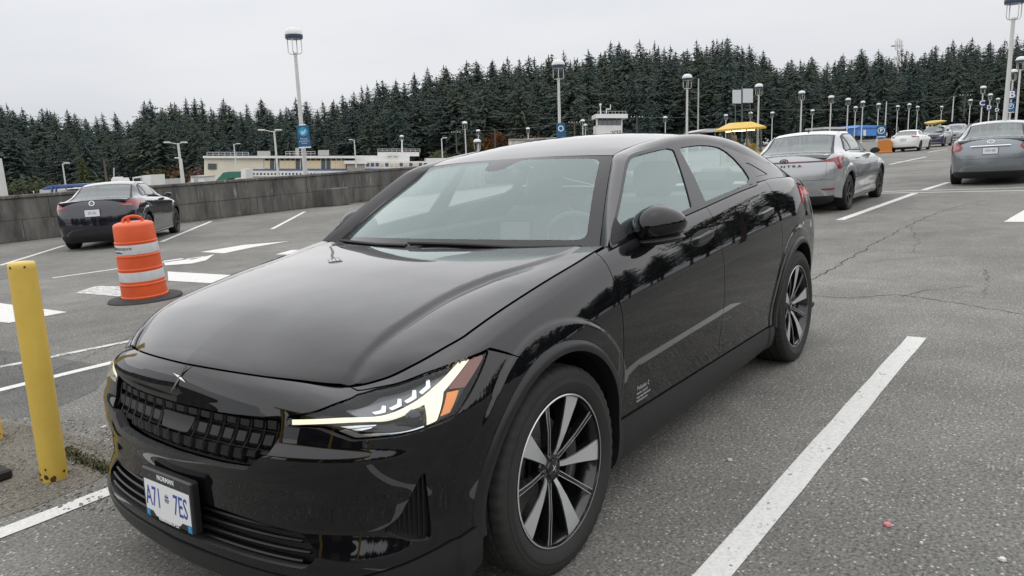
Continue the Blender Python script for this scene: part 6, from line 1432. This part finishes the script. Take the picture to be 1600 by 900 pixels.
MB().prism([(-.46,0),(.46,0),(.42,.76),(.30,.86),(-.30,.86),(-.42,.76)],-.2,.2,Matrix.Rotation(math.pi/2,4,'X')).build('body',mat('barrier_orange',(.55,.19,.03),.5),ob);MB().bbox((-.48,-.3,0),(.48,.3,.12),.03).build('foot',mat('barrier_orange'),ob)
# --- poles, wires, boards, cell tower
wood_=mat('pole_wood',(.11,.085,.065),.9,noise=(4,.3));polem=mat('pole_grey',(.38,.39,.39),.5)
def pole(nm,px0,py0,px1,py1,D,r,m,lab,cat='pole',arm=0,head=None,group=None):
    a=at_dist(px0,py0,D);b=at_dist(px1,py1,D);b=a+UP*(b-a).length;e=empty(nm,tuple(a),label=lab,cat=cat,group=group);L_=(b-a).length;b-=a
    MB().tube([(0,0,0),b],[r,r*.7],8).build('shaft',m,e,smooth=True)
    if arm:
        MB().tube([b-cr*arm-UP*.3,b+cr*arm-UP*.3],.06,6).build('crossarm',m,e)
        for k in (-.9,-.4,.4,.9): MB().lathe([(.05,0),(.07,.08),(.04,.18),(0,.2)],8,Matrix.Translation(b+cr*arm*k-UP*.25)).build('insulator',offw,e)
    if head:
        for s_ in head:
            MB().tube([b-UP*.1,b+cr*s_*.8+UP*.05],.035,6).build('arm',m,e);M=frame(b+cr*s_*1.0+UP*.05,cr,cf);MB().bbox((-.28,-.11,-.05),(.28,.11,.05),.03,0,M).build('lamp_head',offw,e)
    return e
pole('street_light',436,290,428.5,206.5,60,.10,lpw,'white street light with two arms before the terminal building','street light',head=(-1,.35))
pole('street_light',369,262,365.5,226,100,.10,lpw,'short street light on the terminal roof','street light',head=(.6,));pole('street_light',556.5,262,556,219.5,105,.10,lpw,'street light above the ferry end of the terminal','street light',head=(-.5,))
pole('street_light',692,258,691,217,90,.09,lpw,'slim street light right of the ferry','street light',head=(.4,));pole('street_light',104,300,100,256.5,70,.08,lpw,'slim white street light above the blue edged shed','street light',head=(.4,))
pole('street_light',287,300,275,226,62,.13,lpw,'tall white mast with twin heads left of the terminal','street light',head=(-.9,.5));pole('street_light',289,298,283.5,249,66,.09,lpw,'shorter white mast beside the twin headed mast','street light',head=(-.3,))
pole('flood_mast',12,340,-2,250,30,.17,lpw,'thick white mast at the left edge behind the wall','pole')
pole('utility_pole',169,300,163,251,80,.14,wood_,'bare wooden pole above the dark sedan','pole');pole('utility_pole',1090.5,215,1092.5,126,110,.13,polem,'tall thin grey pole right of the control tower','pole')
U=[pole('utility_pole',995.2,215,995,181.5,120,.15,wood_,'wooden utility pole with crossarm right of the control tower','pole',arm=1.0),pole('utility_pole',898,215,897.5,190,125,.15,wood_,'wooden utility pole left of the control tower','pole',arm=1.0),pole('utility_pole',774,232,773.5,202,128,.14,wood_,'wooden utility pole right of the orange tree','pole'),pole('utility_pole',714,240,713.5,205.5,130,.14,wood_,'wooden utility pole left of the globe lamp by the wall end','pole',arm=.8),pole('utility_pole',1506,180,1505,148,150,.15,wood_,'wooden utility pole in the trees left of the letter C','pole',arm=1.2),pole('utility_pole',1383,200,1383.4,159.5,120,.10,lpw,'slim pole without globe right of the blue building','pole'),pole('utility_pole',1487.5,190,1488,152,110,.09,lpw,'slim pole without globe above the grey vehicle','pole')]
def wire(pts,D,lab,nm='overhead_wire'):
    P_=[at_dist(x,y,D) for x,y in pts];MB().tube(P_,.018,4).build(nm,mat('wire_grey',(.16,.16,.17),.6),label=lab,cat='wire')
wire([(713,206),(745,204.5),(773,203),(835,199),(897,191)],127,'sagging overhead wire left of the control tower');wire([(995,182.5),(1020,184),(1092,183),(1130,178),(1175,171)],121,'overhead wire from the crossarm pole to the kiosk')
wire([(1175,171),(1253,172),(1325,170),(1375,163),(1440,158),(1505,149)],135,'long overhead wire across the dark trees on the right');wire([(935,192),(965,189),(995,183)],120,'short wire between the tower and the crossarm pole')
TBd=root('twin_board',0,0,0,'pair of pale blank boards on a tall dark post behind the kiosk','sign')
for (x0,y0,x1,y1) in ((1145,140.5,1158,161.5),(1161,138.5,1176.5,160.5)): part('board',mat('board_pale',(.48,.50,.51),.6),TBd,[(x0,y0,x1,y1)],85,None,.15)
part('post',mat('post_dark',(.07,.075,.08),.6),TBd,[(1159,134,1160.6,225),(1149,161.5,1149.8,225),(1172,160.5,1172.8,225)],85.2,None,.2);MB().tube([at_dist(1160,134,85.2),at_dist(1163,132,85.2),at_dist(1166,134.5,85.2)],.05,6).build('bent_arm',mat('post_dark'),TBd)
CTw=root('cell_tower',0,0,0,'lattice phone mast with white antenna panels rising over the trees','mast')
part('shaft',polem,CTw,[(1402.6,78,1404.2,215)],212,None,.4);D_=210
for (x,y0,y1) in ((1399.5,63,78),(1402.5,60,77),(1406,61,76),(1409,63,78),(1398,88,96.5),(1402,87,97),(1406.5,87,96),(1411,88,96),(1400,98,104),(1406,98,104)): part('antenna_panel',offw,CTw,[(x,y0,x+1.5,y1)],D_,None,.4)
part('platform',polem,CTw,[(1395,70.5,1412,72),(1397,91,1413,92.2),(1398,101,1410,102)],D_+.6,None,1.2)
# ticket hall canopy ahead of the car, behind the photographer: dark soffit with yellow fascia, mirrored in the nose
TH=root('entry_canopy',0,0,0,'dark roofed entry canopy with yellow fascia behind the photographer','canopy')
dkc=mat('canopy_dark',(.035,.034,.033),.7)
MB().bbox((7.5,-4.5,2.9),(13.5,3.2,3.25),.02).build('roof_deck',dkc,TH);MB().bbox((7.42,-4.6,2.86),(7.5,3.3,3.3),.01).build('fascia',mat('kiosk_yellow'),TH);MB().bbox((10.5,-4.2,0),(13.2,2.6,2.9),.02).build('booth_wall',dkc,TH)
for y in (-4.2,-.6,2.9): MB().bbox((7.7,y-.1,0),(7.9,y+.1,2.9),.01).build('post',mat('kiosk_yellow'),TH)
MB().bbox((10.44,-3.2,1.0),(10.5,-1.0,2.2),.01).build('window',dglass,TH);MB().bbox((10.44,.2,0),(10.5,1.2,2.1),.01).build('door',mat('door_tan',(.25,.17,.09),.6),TH)
